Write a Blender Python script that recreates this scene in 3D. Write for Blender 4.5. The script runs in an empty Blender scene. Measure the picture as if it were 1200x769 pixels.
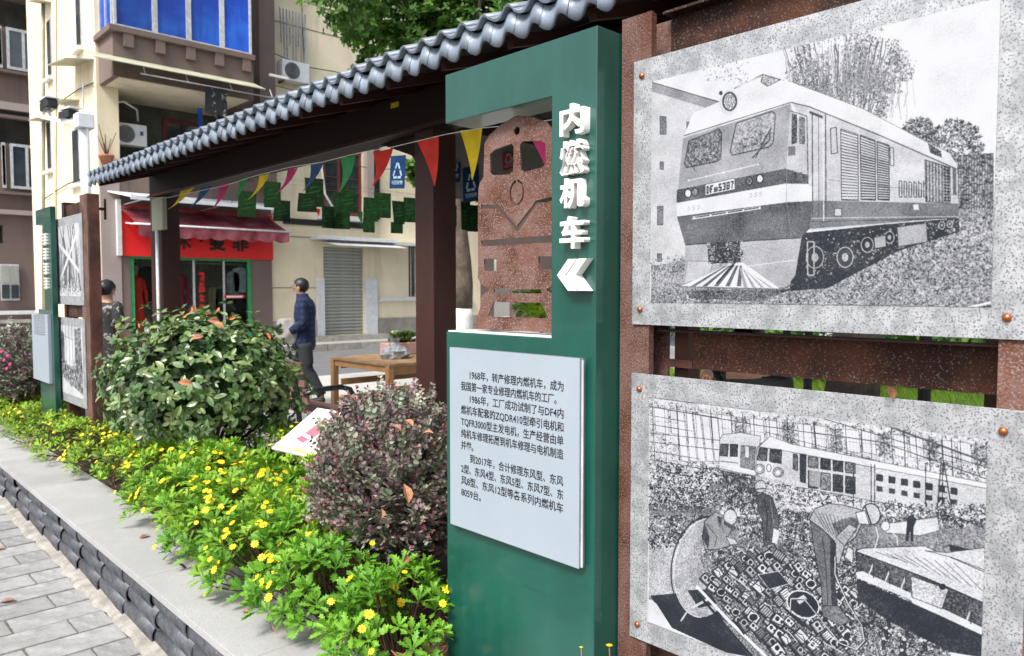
import bpy, math, random
import numpy as np
from mathutils import Matrix, Vector
random.seed(7); rng = np.random.default_rng(11)
SC = bpy.context.scene
COL = SC.collection
R = math.radians
# ------------------------------------------------------------------ camera, sky, sun, exposure
FPX = 890.0; YAW = R(43.5); PIT = math.atan(44.5 / FPX); EYE = 1.55
cd = bpy.data.cameras.new('camera'); cam = bpy.data.objects.new('camera', cd); COL.objects.link(cam)
cd.sensor_width = 36; cd.lens = 36 * FPX / 1200; cd.clip_start = 0.05; cd.clip_end = 500
cam.location = (0, 0, EYE); cam.rotation_euler = (math.pi / 2 - PIT, 0, -YAW)
cd.dof.use_dof = True; cd.dof.focus_distance = 2.5; cd.dof.aperture_fstop = 6.3
SC.camera = cam
w = bpy.data.worlds.new('World'); SC.world = w; w.use_nodes = True
nt = w.node_tree; bg = nt.nodes['Background']; sk = nt.nodes.new('ShaderNodeTexSky')
SUN_EL, SUN_AZ = R(50), R(-106)          # azimuth from +Y towards +X
sk.sky_type = 'NISHITA'; sk.sun_disc = False; sk.sun_elevation = SUN_EL; sk.sun_rotation = SUN_AZ
sk.dust_density = 3.0; sk.air_density = 1.0; sk.ozone_density = 1.0
hs = nt.nodes.new('ShaderNodeHueSaturation'); hs.inputs['Saturation'].default_value = 0.5
nt.links.new(sk.outputs[0], hs.inputs['Color']); nt.links.new(hs.outputs[0], bg.inputs[0]); bg.inputs[1].default_value = 0.14
sl = bpy.data.lights.new('sun', 'SUN'); sun = bpy.data.objects.new('sun', sl); COL.objects.link(sun)
sl.energy = 2.3; sl.angle = R(16); sl.color = (1, .96, .9)
sd = Vector((math.sin(SUN_AZ) * math.cos(SUN_EL), math.cos(SUN_AZ) * math.cos(SUN_EL), math.sin(SUN_EL)))
sun.rotation_euler = sd.to_track_quat('Z', 'Y').to_euler()
vs = SC.view_settings; vs.view_transform = 'Standard'; vs.look = 'None'; vs.exposure = 1.0; vs.gamma = 1
SC.cycles.max_bounces = 8; SC.cycles.transparent_max_bounces = 8

# ------------------------------------------------------------------ photograph pixel -> point on a real plane
def ray(px, py):
    x = (px - 600) / FPX; y = -(py - 384.5) / FPX
    f = math.cos(PIT) + math.sin(PIT) * y; u = -math.sin(PIT) + math.cos(PIT) * y
    return (f * math.sin(YAW) + x * math.cos(YAW), f * math.cos(YAW) - x * math.sin(YAW), u)
def atX(px, py, X): r = ray(px, py); t = X / r[0]; return Vector((X, r[1] * t, EYE + r[2] * t))
def atY(px, py, Y): r = ray(px, py); t = Y / r[1]; return Vector((r[0] * t, Y, EYE + r[2] * t))
def atZ(px, py, Z): r = ray(px, py); t = (Z - EYE) / r[2]; return Vector((r[0] * t, r[1] * t, Z))

# ------------------------------------------------------------------ materials
def lin(c): return tuple((x / 12.92 if x <= .04045 else ((x + .055) / 1.055) ** 2.4) for x in c)
def mat(name, col, rough=.6, metal=0., var=.12, scale=8., bump=0., bscale=60., col2=None, lo=.4, hi=.65, tint=False, spec=.5,
        speck=None, trans=0., coat=0., streak=None):
    m = bpy.data.materials.new(name); m.use_nodes = True; t = m.node_tree; N = t.nodes; L = t.links
    b = N['Principled BSDF']; b.inputs['Roughness'].default_value = rough; b.inputs['Metallic'].default_value = metal
    b.inputs['Specular IOR Level'].default_value = spec; b.inputs['Coat Weight'].default_value = coat
    tc = N.new('ShaderNodeTexCoord')
    no = N.new('ShaderNodeTexNoise'); no.inputs['Scale'].default_value = scale; no.inputs['Detail'].default_value = 6; no.inputs['Roughness'].default_value = .62
    L.new(tc.outputs['Object'], no.inputs['Vector'])
    rp = N.new('ShaderNodeValToRGB'); rp.color_ramp.elements[0].position = lo; rp.color_ramp.elements[1].position = hi
    c2 = col2 or tuple(min(1, x * (1 + var * 1.6)) for x in col)
    c1 = col if col2 else tuple(x * (1 - var) for x in col)
    rp.color_ramp.elements[0].color = (*c1, 1); rp.color_ramp.elements[1].color = (*c2, 1)
    if tint and col2:                              # leaf-to-leaf mix of two colours
        ta = N.new('ShaderNodeAttribute'); ta.attribute_name = 'tint'; tm_ = N.new('ShaderNodeMath'); tm_.operation = 'MULTIPLY'; tm_.inputs[1].default_value = 37.3; tf = N.new('ShaderNodeMath'); tf.operation = 'FRACT'
        L.new(ta.outputs['Fac'], tm_.inputs[0]); L.new(tm_.outputs[0], tf.inputs[0]); L.new(tf.outputs[0], rp.inputs['Fac'])
    else: L.new(no.outputs['Fac'], rp.inputs['Fac'])
    out = rp.outputs['Color']
    if speck:
        n2 = N.new('ShaderNodeTexNoise'); n2.inputs['Scale'].default_value = speck[1]; n2.inputs['Detail'].default_value = 3
        L.new(tc.outputs['Object'], n2.inputs['Vector'])
        r2 = N.new('ShaderNodeValToRGB'); r2.color_ramp.elements[0].position = speck[2]; r2.color_ramp.elements[1].position = speck[2] + .05
        L.new(n2.outputs['Fac'], r2.inputs['Fac'])
        mx = N.new('ShaderNodeMix'); mx.data_type = 'RGBA'; L.new(r2.outputs['Color'], mx.inputs['Factor']); L.new(out, mx.inputs['A'])
        mx.inputs['B'].default_value = (*speck[0], 1); out = mx.outputs['Result']
    if streak:                                     # run-down dirt marks, long in Z
        mp = N.new('ShaderNodeMapping'); mp.inputs['Scale'].default_value = (streak[1], streak[1], streak[1] * .09); L.new(tc.outputs['Object'], mp.inputs['Vector'])
        n4 = N.new('ShaderNodeTexNoise'); n4.inputs['Scale'].default_value = 1; n4.inputs['Detail'].default_value = 7; n4.inputs['Roughness'].default_value = .7; L.new(mp.outputs[0], n4.inputs['Vector'])
        r4 = N.new('ShaderNodeValToRGB'); r4.color_ramp.elements[0].position = .50; r4.color_ramp.elements[1].position = .72; r4.color_ramp.elements[1].color = (streak[0],) * 3 + (1,); L.new(n4.outputs['Fac'], r4.inputs['Fac'])
        m4 = N.new('ShaderNodeMix'); m4.data_type = 'RGBA'; m4.inputs['B'].default_value = (*streak[2], 1); L.new(r4.outputs['Color'], m4.inputs['Factor']); L.new(out, m4.inputs['A']); out = m4.outputs['Result']
    # slight difference from copy to copy and, for foliage, from leaf to leaf
    hv = N.new('ShaderNodeHueSaturation'); L.new(out, hv.inputs['Color'])
    if tint:
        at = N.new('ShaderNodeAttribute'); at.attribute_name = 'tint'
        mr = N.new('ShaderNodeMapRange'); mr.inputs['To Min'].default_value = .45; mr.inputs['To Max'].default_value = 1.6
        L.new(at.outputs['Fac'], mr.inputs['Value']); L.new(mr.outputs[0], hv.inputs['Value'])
        mh = N.new('ShaderNodeMapRange'); mh.inputs['To Min'].default_value = .515; mh.inputs['To Max'].default_value = .48
        L.new(at.outputs['Fac'], mh.inputs['Value']); L.new(mh.outputs[0], hv.inputs['Hue'])
    else:
        oi = N.new('ShaderNodeObjectInfo'); mr = N.new('ShaderNodeMapRange'); mr.inputs['To Min'].default_value = 1 - var; mr.inputs['To Max'].default_value = 1 + var
        L.new(oi.outputs['Random'], mr.inputs['Value']); L.new(mr.outputs[0], hv.inputs['Value'])
    L.new(hv.outputs[0], b.inputs['Base Color'])
    if trans:
        b.inputs['Subsurface Weight'].default_value = 0
        tr = N.new('ShaderNodeBsdfTranslucent'); L.new(hv.outputs[0], tr.inputs['Color']); ms = N.new('ShaderNodeMixShader'); ms.inputs[0].default_value = trans
        L.new(b.outputs[0], ms.inputs[1]); L.new(tr.outputs[0], ms.inputs[2]); L.new(ms.outputs[0], N['Material Output'].inputs[0])
    if bump:
        n3 = N.new('ShaderNodeTexNoise'); n3.inputs['Scale'].default_value = bscale; n3.inputs['Detail'].default_value = 5
        L.new(tc.outputs['Object'], n3.inputs['Vector'])
        bp = N.new('ShaderNodeBump'); bp.inputs['Strength'].default_value = bump; bp.inputs['Distance'].default_value = .01
        L.new(n3.outputs['Fac'], bp.inputs['Height']); L.new(bp.outputs[0], b.inputs['Normal'])
    return m
def glass(name, col, rough=.06):
    m = mat(name, col, rough, 0, .2, 1.5, spec=.9); return m
M = {}
M['green'] = mat('green_paint', (.004, .066, .047), .30, 0, .14, 2.2, speck=((.06, .13, .11), 70, .72), spec=.5, bump=.03, bscale=25, coat=.3, streak=(.30, 9, (.025, .10, .08)))
M['board'] = mat('pale_board', (.28, .325, .37), .45, 0, .02, 3)
M['board_side'] = mat('board_side', (.16, .17, .20), .5)
M['ink'] = mat('black_ink', (.015, .016, .02), .5)
M['white'] = mat('white_acrylic', (.80, .79, .76), .35, 0, .03)
M['rust'] = mat('rust', (.030, .014, .010), .7, .1, .2, 8, spec=.2, col2=(.085, .032, .018), speck=((.15, .12, .11), 230, .60), bump=.35, bscale=120)
M['rust_pale'] = mat('rust_pale', (.075, .024, .010), .7, .0, .2, 7, col2=(.165, .085, .068), lo=.38, hi=.58, speck=((.205, .155, .145), 230, .555), spec=.3, streak=(.85, 8, (.115, .034, .012)), bump=.4, bscale=150)
M['rust_dark'] = mat('rust_dark', (.040, .014, .010), .7, 0, .2, 5, col2=(.115, .040, .026), bump=.2, bscale=90)
M['zinc'] = mat('galvanised', (.25, .26, .27), .45, .25, .05, 22, col2=(.42, .43, .45), lo=.36, hi=.62, speck=((.15, .155, .165), 250, .55), bump=.08, bscale=60)
M['copper'] = mat('copper', (.45, .14, .06), .3, .8, .1)
M['post'] = mat('brown_post', (.040, .015, .012), .5, 0, .08, 3, bump=.03, spec=.25, streak=(.3, 7, (.06, .035, .03)))
M['beam'] = mat('dark_beam', (.020, .012, .011), .6, 0, .1, 3, spec=.2)
M['soffit'] = mat('soffit', (.022, .018, .017), .8)
M['rooftile'] = mat('glazed_roof_tile', (.17, .205, .255), .38, 0, .16, 5, speck=((.12, .13, .145), 40, .62), spec=.4, bump=.1, bscale=40)
M['walltile'] = mat('clay_wall_tile', (.035, .038, .047), .5, 0, .25, 10, col2=(.105, .11, .125), speck=((.19, .185, .18), 55, .66), bump=.25, bscale=60)
M['mortar'] = mat('mortar', (.27, .255, .225), .9, 0, .2, 12, bump=.5, bscale=70)
M['darkmortar'] = mat('dark_mortar', (.05, .05, .052), .9, 0, .2, 12, bump=.4)
M['granite'] = mat('granite', (.37, .37, .365), .6, 0, .08, 2.2, streak=(.3, 3, (.28, .27, .25)), speck=((.26, .26, .255), 240, .54), bump=.15, bscale=220)
M['paver'] = mat('concrete_paver', (.215, .215, .21), .85, 0, .16, 9, col2=(.32, .318, .31), speck=((.20, .19, .175), 90, .66), bump=.3, bscale=90)
M['joint'] = mat('joint_sand', (.13, .12, .105), .95, 0, .2, 20, bump=.4)
M['soil'] = mat('soil', (.045, .03, .02), .95, 0, .3, 12, bump=.8, bscale=40)
M['asphalt'] = mat('asphalt', (.145, .15, .155), .8, 0, .08, 2, bump=.2, bscale=150)
M['pave2'] = mat('plaza_paving', (.42, .41, .39), .8, 0, .06, 4, bump=.1)
M['kerb'] = mat('kerb_stone', (.30, .285, .255), .8, 0, .15, 6)
M['lawn'] = mat('lawn', (.055, .13, .012), .9, 0, .3, 5, bump=.6, bscale=50)
M['brown'] = mat('brown_render', (.16, .115, .10), .85, 0, .06, 1.2, bump=.15, bscale=60, streak=(.6, 1.8, (.085, .068, .06)))
M['cream'] = mat('cream_render', (.76, .665, .48), .85, 0, .07, .8, bump=.15, bscale=50, streak=(.55, 1.6, (.40, .34, .25)))
M['pink'] = mat('pinkish_render', (.33, .27, .25), .85, 0, .05, 1)
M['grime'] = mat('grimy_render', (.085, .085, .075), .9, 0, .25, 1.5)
M['plinth'] = mat('plinth_render', (.28, .265, .23), .9, 0, .15, 2.5)
M['winframe'] = mat('aluminium_frame', (.50, .51, .52), .45, .2)
M['glassdark'] = glass('dark_glass', (.035, .045, .05))
M['curtain'] = mat('blue_curtain', (.003, .05, .42), .5, 0, .6, 1.1, col2=(.02, .16, .70), lo=.45, hi=.75, streak=(.7, 5, (.002, .02, .16)))
M['redframe'] = mat('red_frame', (.16, .03, .022), .6)
M['steelwhite'] = mat('white_metal', (.62, .64, .66), .4, 0, .06)
M['canopy'] = mat('canopy_sheet', (.36, .36, .26), .6, 0, .12, 2)
M['shutter'] = mat('shutter_metal', (.36, .37, .34), .5, .2, .05, streak=(.5, 4, (.2, .18, .15)))
M['black'] = mat('matt_black', (.012, .012, .013), .6)
M['blackpl'] = mat('black_plastic', (.014, .015, .018), .3)
M['redsign'] = mat('red_sign', (.72, .012, .012), .5, 0, .05, 1)
M['awning'] = mat('faded_red_awning', (.13, .022, .032), .95, 0, .15, 2, col2=(.25, .085, .10), spec=.1)
M['greenframe'] = mat('green_door_frame', (.02, .30, .10), .5)
M['wood'] = mat('pine_wood', (.36, .19, .075), .6, 0, .12, 6, bump=.1)
M['woodtop'] = mat('worn_table_top', (.25, .15, .075), .6, 0, .2, 7)
M['slat'] = mat('bench_slat', (.20, .115, .09), .6, 0, .12, 6)
M['bark'] = mat('bark', (.10, .075, .058), .9, 0, .3, 6, bump=1, bscale=25)
M['lime'] = mat('limewash', (.62, .61, .58), .9, 0, .08, 6, bump=.6, bscale=30)
M['twig'] = mat('twig', (.065, .032, .015), .9, 0, .3)
M['leafd'] = mat('daisy_leaf', (.11, .29, .022), .5, 0, .2, 3, col2=(.25, .42, .035), lo=.2, hi=.9, tint=True, trans=.25, spec=.4)
M['leafd2'] = mat('daisy_leaf_yellowish', (.16, .28, .02), .5, 0, .2, 3, tint=True, trans=.25, spec=.4)
M['petal'] = mat('yellow_petal', (.88, .62, .01), .55, 0, .08, trans=.2)
M['petalc'] = mat('flower_centre', (.70, .36, .01), .7)
M['leafb'] = mat('bush_leaf', (.060, .135, .036), .33, 0, .25, 4, col2=(.14, .20, .07), lo=.2, hi=.9, tint=True, spec=.6, trans=.12)
M['leafy'] = mat('young_orange_leaf', (.60, .17, .06), .4, 0, .2, 4)
M['leafbr'] = mat('dry_leaf', (.30, .13, .065), .6, 0, .25, 9)
M['leafl'] = mat('loropetalum_leaf', (.19, .125, .135), .42, 0, .3, 5, col2=(.21, .25, .17), lo=.2, hi=.8, tint=True, spec=.55)
M['tipl'] = mat('loropetalum_tip', (.55, .11, .15), .5, 0, .2)
M['leaft'] = mat('tree_leaf', (.085, .21, .03), .5, 0, .25, 1, tint=True, trans=.35)
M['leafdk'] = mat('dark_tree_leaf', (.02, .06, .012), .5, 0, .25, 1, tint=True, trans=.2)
M['flagr'] = mat('flag_red', (.72, .035, .02), .75, trans=.3); M['flagy'] = mat('flag_yellow', (.74, .56, .01), .75, trans=.3)
M['flagg'] = mat('flag_green', (.04, .30, .10), .75, trans=.3); M['flagb'] = mat('flag_blue', (.035, .10, .24), .75, trans=.3)
M['flagp'] = mat('flag_pink', (.55, .035, .17), .75, trans=.3)
M['card_g'] = mat('green_card', (.003, .015, .003), .9, 0, .4, 14, spec=.08); M['card_b'] = mat('blue_card', (.010, .036, .10), .9, spec=.1)
M['card_gp'] = mat('card_print', (.007, .038, .008), .9, spec=.08); M['pale'] = mat('pale_print', (.30, .42, .52), .6)
M['skin'] = mat('skin', (.36, .19, .12), .55, 0, .06); M['hair'] = mat('black_hair', (.008, .008, .009), .45)
M['jacket'] = mat('blue_jacket', (.006, .035, .17), .85, 0, .3, 6); M['trouser'] = mat('grey_trousers', (.018, .019, .025), .85)
M['grey'] = mat('grey_cloth', (.27, .25, .24), .9); M['dress'] = mat('flower_dress', (.02, .02, .02), .8, 0, .2, 30, speck=((.30, .29, .26), 16, .58))
M['pot'] = mat('terracotta', (.34, .13, .075), .8); M['pinkpot'] = mat('pink_planter', (.42, .24, .21), .8)
M['bag'] = mat('plastic_bag', (.20, .215, .235), .25, 0, .3, 12)
M['magenta'] = mat('magenta_dress', (.30, .010, .055), .8); M['wall_in'] = mat('shop_interior', (.50, .48, .44), .9)
M['denim'] = mat('pale_garment', (.40, .47, .50), .9); M['khaki'] = mat('khaki_garment', (.16, .13, .08), .9)

# ------------------------------------------------------------------ building blocks
class MB:
    def __init__(s): s.v = []; s.f = []; s.m = []; s.mi = 0
    def add(s, vs, fs):
        o = len(s.v); s.v += [tuple(p) for p in vs]; s.f += [tuple(i + o for i in f) for f in fs]; s.m += [s.mi] * len(fs); return s
    def box(s, x0, x1, y0, y1, z0, z1):
        x0, x1 = min(x0, x1), max(x0, x1); y0, y1 = min(y0, y1), max(y0, y1); z0, z1 = min(z0, z1), max(z0, z1)
        return s.add([(x0, y0, z0), (x1, y0, z0), (x1, y1, z0), (x0, y1, z0), (x0, y0, z1), (x1, y0, z1), (x1, y1, z1), (x0, y1, z1)],
                     [(0, 3, 2, 1), (4, 5, 6, 7), (0, 1, 5, 4), (1, 2, 6, 5), (2, 3, 7, 6), (3, 0, 4, 7)])
    def bar(s, a, b, wd, th, up=(0, 0, 1)):
        a, b, up = Vector(a), Vector(b), Vector(up); d = (b - a).normalized(); sx = d.cross(up).normalized(); uy = sx.cross(d).normalized()
        c = [(-1, -1), (1, -1), (1, 1), (-1, 1)]
        p = [a + sx * (i * wd / 2) + uy * (j * th / 2) for i, j in c] + [b + sx * (i * wd / 2) + uy * (j * th / 2) for i, j in c]
        return s.add(p, [(0, 3, 2, 1), (4, 5, 6, 7), (0, 1, 5, 4), (1, 2, 6, 5), (2, 3, 7, 6), (3, 0, 4, 7)])
    def tube(s, pts, r, n=8, cap=True):
        pts = [Vector(p) for p in pts]; rs = r if isinstance(r, (list, tuple)) else [r] * len(pts); rings = []
        for i, p in enumerate(pts):
            d = (pts[min(i + 1, len(pts) - 1)] - pts[max(i - 1, 0)]).normalized()
            u = d.cross(Vector((.137, .29, .95))); u = u.normalized() if u.length > 1e-4 else Vector((1, 0, 0)); v2 = d.cross(u)
            rings.append([p + (u * math.cos(2 * math.pi * k / n) + v2 * math.sin(2 * math.pi * k / n)) * rs[i] for k in range(n)])
        vs = [q for rg in rings for q in rg]; fs = []
        for i in range(len(pts) - 1):
            for k in range(n): fs.append((i * n + k, i * n + (k + 1) % n, (i + 1) * n + (k + 1) % n, (i + 1) * n + k))
        if cap: fs.append(tuple(range(n - 1, -1, -1))); fs.append(tuple((len(pts) - 1) * n + k for k in range(n)))
        return s.add(vs, fs)
    def prism(s, pts, vec):
        n = len(pts); a = [Vector(p) for p in pts]; vec = Vector(vec)
        return s.add(a + [p + vec for p in a], [tuple(range(n - 1, -1, -1)), tuple(range(n, 2 * n))] + [(i, (i + 1) % n, n + (i + 1) % n, n + i) for i in range(n)])
    def lathe(s, prof, c, n=20):
        vs = []; fs = []
        for r, z in prof: vs += [(c[0] + r * math.cos(2 * math.pi * k / n), c[1] + r * math.sin(2 * math.pi * k / n), c[2] + z) for k in range(n)]
        for i in range(len(prof) - 1):
            for k in range(n): fs.append((i * n + k, i * n + (k + 1) % n, (i + 1) * n + (k + 1) % n, (i + 1) * n + k))
        fs.append(tuple(range(n - 1, -1, -1))); fs.append(tuple((len(prof) - 1) * n + k for k in range(n)))
        return s.add(vs, fs)
    def ball(s, c, r, n=10, m=6):
        rx, ry, rz = r if isinstance(r, (tuple, list)) else (r, r, r); vs = []; fs = []
        for i in range(m + 1):
            a = math.pi * i / m
            for k in range(n): b = 2 * math.pi * k / n; vs.append((c[0] + rx * math.sin(a) * math.cos(b), c[1] + ry * math.sin(a) * math.sin(b), c[2] + rz * math.cos(a)))
        for i in range(m):
            for k in range(n): fs.append((i * n + k, (i + 1) * n + k, (i + 1) * n + (k + 1) % n, i * n + (k + 1) % n))
        return s.add(vs, fs)
    def mesh(s, name, mats, smooth=False):
        me = bpy.data.meshes.new(name); me.from_pydata(s.v, [], s.f)
        for m in (mats if isinstance(mats, (list, tuple)) else [mats]): me.materials.append(m)
        me.polygons.foreach_set('material_index', s.m)
        me.update()
        if smooth: me.polygons.foreach_set('use_smooth', [True] * len(me.polygons))
        return me
    def build(s, name, mats, parent=None, smooth=False, bev=0):
        return link(name, s.mesh(name, mats, smooth), parent, bev)
def link(name, me, parent=None, bev=0, mw=None):
    o = bpy.data.objects.new(name, me); COL.objects.link(o)
    if mw is not None: o.matrix_world = mw
    if parent is not None:
        o.parent = parent
        if mw is None and parent.get('_loc') is not None:
            l = parent['_loc']; o.location = (-l[0], -l[1], -l[2])     # meshes are written in world coordinates
    if bev:
        b = o.modifiers.new('bevel', 'BEVEL'); b.width = bev; b.segments = 2; b.limit_method = 'ANGLE'
    return o
def thing(name, label, cat, loc=(0, 0, 0), group=None, parent=None):
    o = bpy.data.objects.new(name, None); COL.objects.link(o); o.empty_display_size = .1
    o.location = loc; o['_loc'] = tuple(loc); o['label'] = label; o['category'] = cat
    if group: o['group'] = group
    return o
def sub(name, mb, m, part, **k):
    """sub-part of a part whose origin sits on the world origin once its thing's offset is applied"""
    o = mb.build(name, m, None, **k); o.parent = part; return o
def tag(o, label, cat, group=None):
    o['label'] = label; o['category'] = cat
    if group: o['group'] = group
    return o
def struct(o): o['kind'] = 'structure'; return o
def stuff(o): o['kind'] = 'stuff'; return o
def B(*a): return MB().box(*a)
def inst(name, me, parent, mw):
    """copy of a shared mesh placed in world space under a thing"""
    o = bpy.data.objects.new(name, me); COL.objects.link(o); o.parent = parent
    l = Vector(parent['_loc']) if parent is not None and parent.get('_loc') is not None else Vector((0, 0, 0))
    o.matrix_local = Matrix.Translation(-l) @ mw
    return o
def curve_mesh(name, splines, extrude, m, smooth=False):
    cu = bpy.data.curves.new(name, 'CURVE'); cu.dimensions = '2D'; cu.fill_mode = 'BOTH'; cu.extrude = extrude
    for sp in splines:
        s = cu.splines.new('POLY'); s.points.add(len(sp) - 1); s.use_cyclic_u = True
        for i, p in enumerate(sp): s.points[i].co = (p[0], p[1], 0, 1)
    o = bpy.data.objects.new(name, cu); COL.objects.link(o)
    me = bpy.data.meshes.new_from_object(o.evaluated_get(bpy.context.evaluated_depsgraph_get())); bpy.data.objects.remove(o)
    me.name = name; me.materials.clear(); me.materials.append(m); return me
def text_mesh(name, s, m, extrude=0., bold=0.):
    cu = bpy.data.curves.new(name, 'FONT'); cu.body = s; cu.size = 1; cu.extrude = extrude; cu.offset = bold; cu.resolution_u = 3
    o = bpy.data.objects.new(name, cu); COL.objects.link(o)
    me = bpy.data.meshes.new_from_object(o.evaluated_get(bpy.context.evaluated_depsgraph_get())); bpy.data.objects.remove(o)
    me.name = name; me.materials.clear(); me.materials.append(m); return me
def fit(me, x0, x1, y0, y1):
    """stretch a text mesh into a box; x0..x1, y0..y1 in its own plane"""
    n = len(me.vertices); c = np.empty(n * 3); me.vertices.foreach_get('co', c); c = c.reshape(-1, 3)
    a, b = c.min(0), c.max(0)
    c[:, 0] = x0 + (c[:, 0] - a[0]) / max(1e-6, b[0] - a[0]) * (x1 - x0)
    if y0 is not None: c[:, 1] = y0 + (c[:, 1] - a[1]) / max(1e-6, b[1] - a[1]) * (y1 - y0)
    me.vertices.foreach_set('co', c.ravel()); me.update(); return me
FACE_W = Matrix(((0, 0, -1, 0), (-1, 0, 0, 0), (0, 1, 0, 0), (0, 0, 0, 1)))     # plane that faces -X: local x -> -Y, y -> Z, z -> -X
FACE_S = Matrix(((1, 0, 0, 0), (0, 0, -1, 0), (0, 1, 0, 0), (0, 0, 0, 1)))      # plane that faces -Y

# ------------------------------------------------------------------ ground, roads, paving
struct(B(-60, 120, -60, 160, -.3, -.06).build('ground', M['joint']))
struct(B(-8, 1.2, -3, 30, -.055, -.006).build('pavement_bed', M['joint']))
mb = MB()                                                                         # rough mortar strip at the foot of the wall
ys = [-.5 + .12 * i for i in range(120)]
for i in range(119):
    a = 1.03 + random.uniform(-.02, .02); b_ = 1.03 + random.uniform(-.02, .02)
    if i == 0: prev = a
    mb.add([(prev, ys[i], .0), (1.13, ys[i], .0), (1.13, ys[i + 1], .0), (b_, ys[i + 1], .0), (prev + .02, ys[i], .014), (1.13, ys[i], .035), (1.13, ys[i + 1], .035), (b_ + .02, ys[i + 1], .014)],
           [(4, 5, 6, 7), (0, 4, 7, 3)]); prev = b_
struct(mb.build('mortar_strip', M['mortar']))
pav = struct(B(-8, 1.06, -3, 1.6, -.05, -.012).build('pavement', M['joint']))
pm = []
for k in range(3):
    j = [random.uniform(-.003, .003) for _ in range(8)]
    q = MB().add([(.003, .003 + j[0], -.04), (.424 + j[1], .003, -.04), (.424, .195 + j[2], -.04), (.003 + j[3], .195, -.04),
                  (.006, .006 + j[0], 0), (.421 + j[1], .006, .001), (.421, .192 + j[2], 0), (.006 + j[3], .192, -.001)],
                 [(4, 5, 6, 7), (0, 1, 5, 4), (1, 2, 6, 5), (2, 3, 7, 6), (3, 0, 4, 7)])
    pm.append(q.mesh('paver', M['paver']))
for r_ in range(44):
    y0 = 2.0 + r_ * .1985
    if y0 > 10: break
    off = .895 if r_ % 2 else .68
    for c in range(-1, 6 if y0 > 4.4 else 3):
        x0 = off - .43 * c - .0
        if x0 > 1.03: continue
        wx = min(1.0, (1.045 - x0) / .43)
        o = inst('paver', pm[(r_ * 3 + c) % 3], pav, Matrix.Translation((x0, y0, random.uniform(-.003, .002))) @ Matrix.Diagonal((wx, 1, 1, 1)))
struct(B(2.75, 40, -20, 12.3, -.055, 0).build('plaza_paving', M['pave2']))
struct(B(-20, 60, 12.3, 17.6, -.055, -.02).build('road', M['asphalt']))
sw = struct(B(-20, 60, 17.6, 30, -.055, .13).build('far_pavement', M['pave2']))
kb = B(0, .98, 0, .2, 0, .2).mesh('kerb_stone', M['kerb'])
for i in range(22): inst('kerb_stone', kb, sw, Matrix.Translation((2 + i * 1.0, 17.42, -.04)))
lw = struct(MB().add([(9.4, -20, .004), (60, -20, .004), (60, 11.8, .004), (9.4, 8, .004)], [(0, 1, 2, 3)]).build('lawn', M['lawn']))

# ------------------------------------------------------------------ planter: tile-faced wall, coping, soil
pl = thing('planter_wall', 'low planter wall faced with three rows of dark clay tiles under a pale granite coping', 'planter', (1.2, 5, 0))
B(1.125, 1.45, .4, 13, -.05, .236).build('wall_core', M['darkmortar'], pl)
for i in range(12):
    y = .4 + i * 1.05
    B(1.083, 1.46, y + .0015, y + 1.0485, .238, .27).build('coping_slab', M['granite'], pl, bev=.002)
# half-round tile: axis along Y, wide end towards -Y, bulging towards -X
def half_tile(ln, r0, r1, th=.009, n=9):
    mb = MB(); rings = []
    for (y, r) in ((0, r0), (ln * .5, (r0 + r1) / 2), (ln, r1)):
        for rr in (r, r - th):
            rings.append([(-rr * math.sin(math.pi * k / n) * .72, y, rr * math.cos(math.pi * k / n)) for k in range(n + 1)])
    vs = [p for rg in rings for p in rg]; N_ = n + 1; f = []
    for s_ in range(2):
        for k in range(n):
            a = (2 * s_) * N_ + k; b = (2 * s_ + 2) * N_ + k; f.append((a, a + 1, b + 1, b))
            a = (2 * s_ + 1) * N_ + k; b = (2 * s_ + 3) * N_ + k; f.append((a, b, b + 1, a + 1))
    for k in range(n): f.append((k, N_ + k, N_ + k + 1, k + 1)); f.append((4 * N_ + k, 4 * N_ + k + 1, 5 * N_ + k + 1, 5 * N_ + k))
    return mb.add(vs, f)
tm = half_tile(.43, .050, .040).mesh('clay_tile', M['walltile'], True)
for row in range(3):
    zc = .200 - row * .079
    for i in range(24):
        y = 1.45 + i * .397 - (0, .055, .02)[row] + random.uniform(-.008, .008)
        mw = Matrix.Translation((1.128 - (.012 if row == 2 else .006) + random.uniform(-.003, .003), y, zc)) @ Matrix.Rotation(random.uniform(-.02, .02) , 4, 'Z') @ Matrix.Rotation(random.uniform(-.03, .03), 4, 'X')
        inst('clay_tile', tm, pl, mw)
struct(B(1.46, 2.72, .2, 14, -.05, .262).build('planting_soil', M['soil']))

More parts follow.
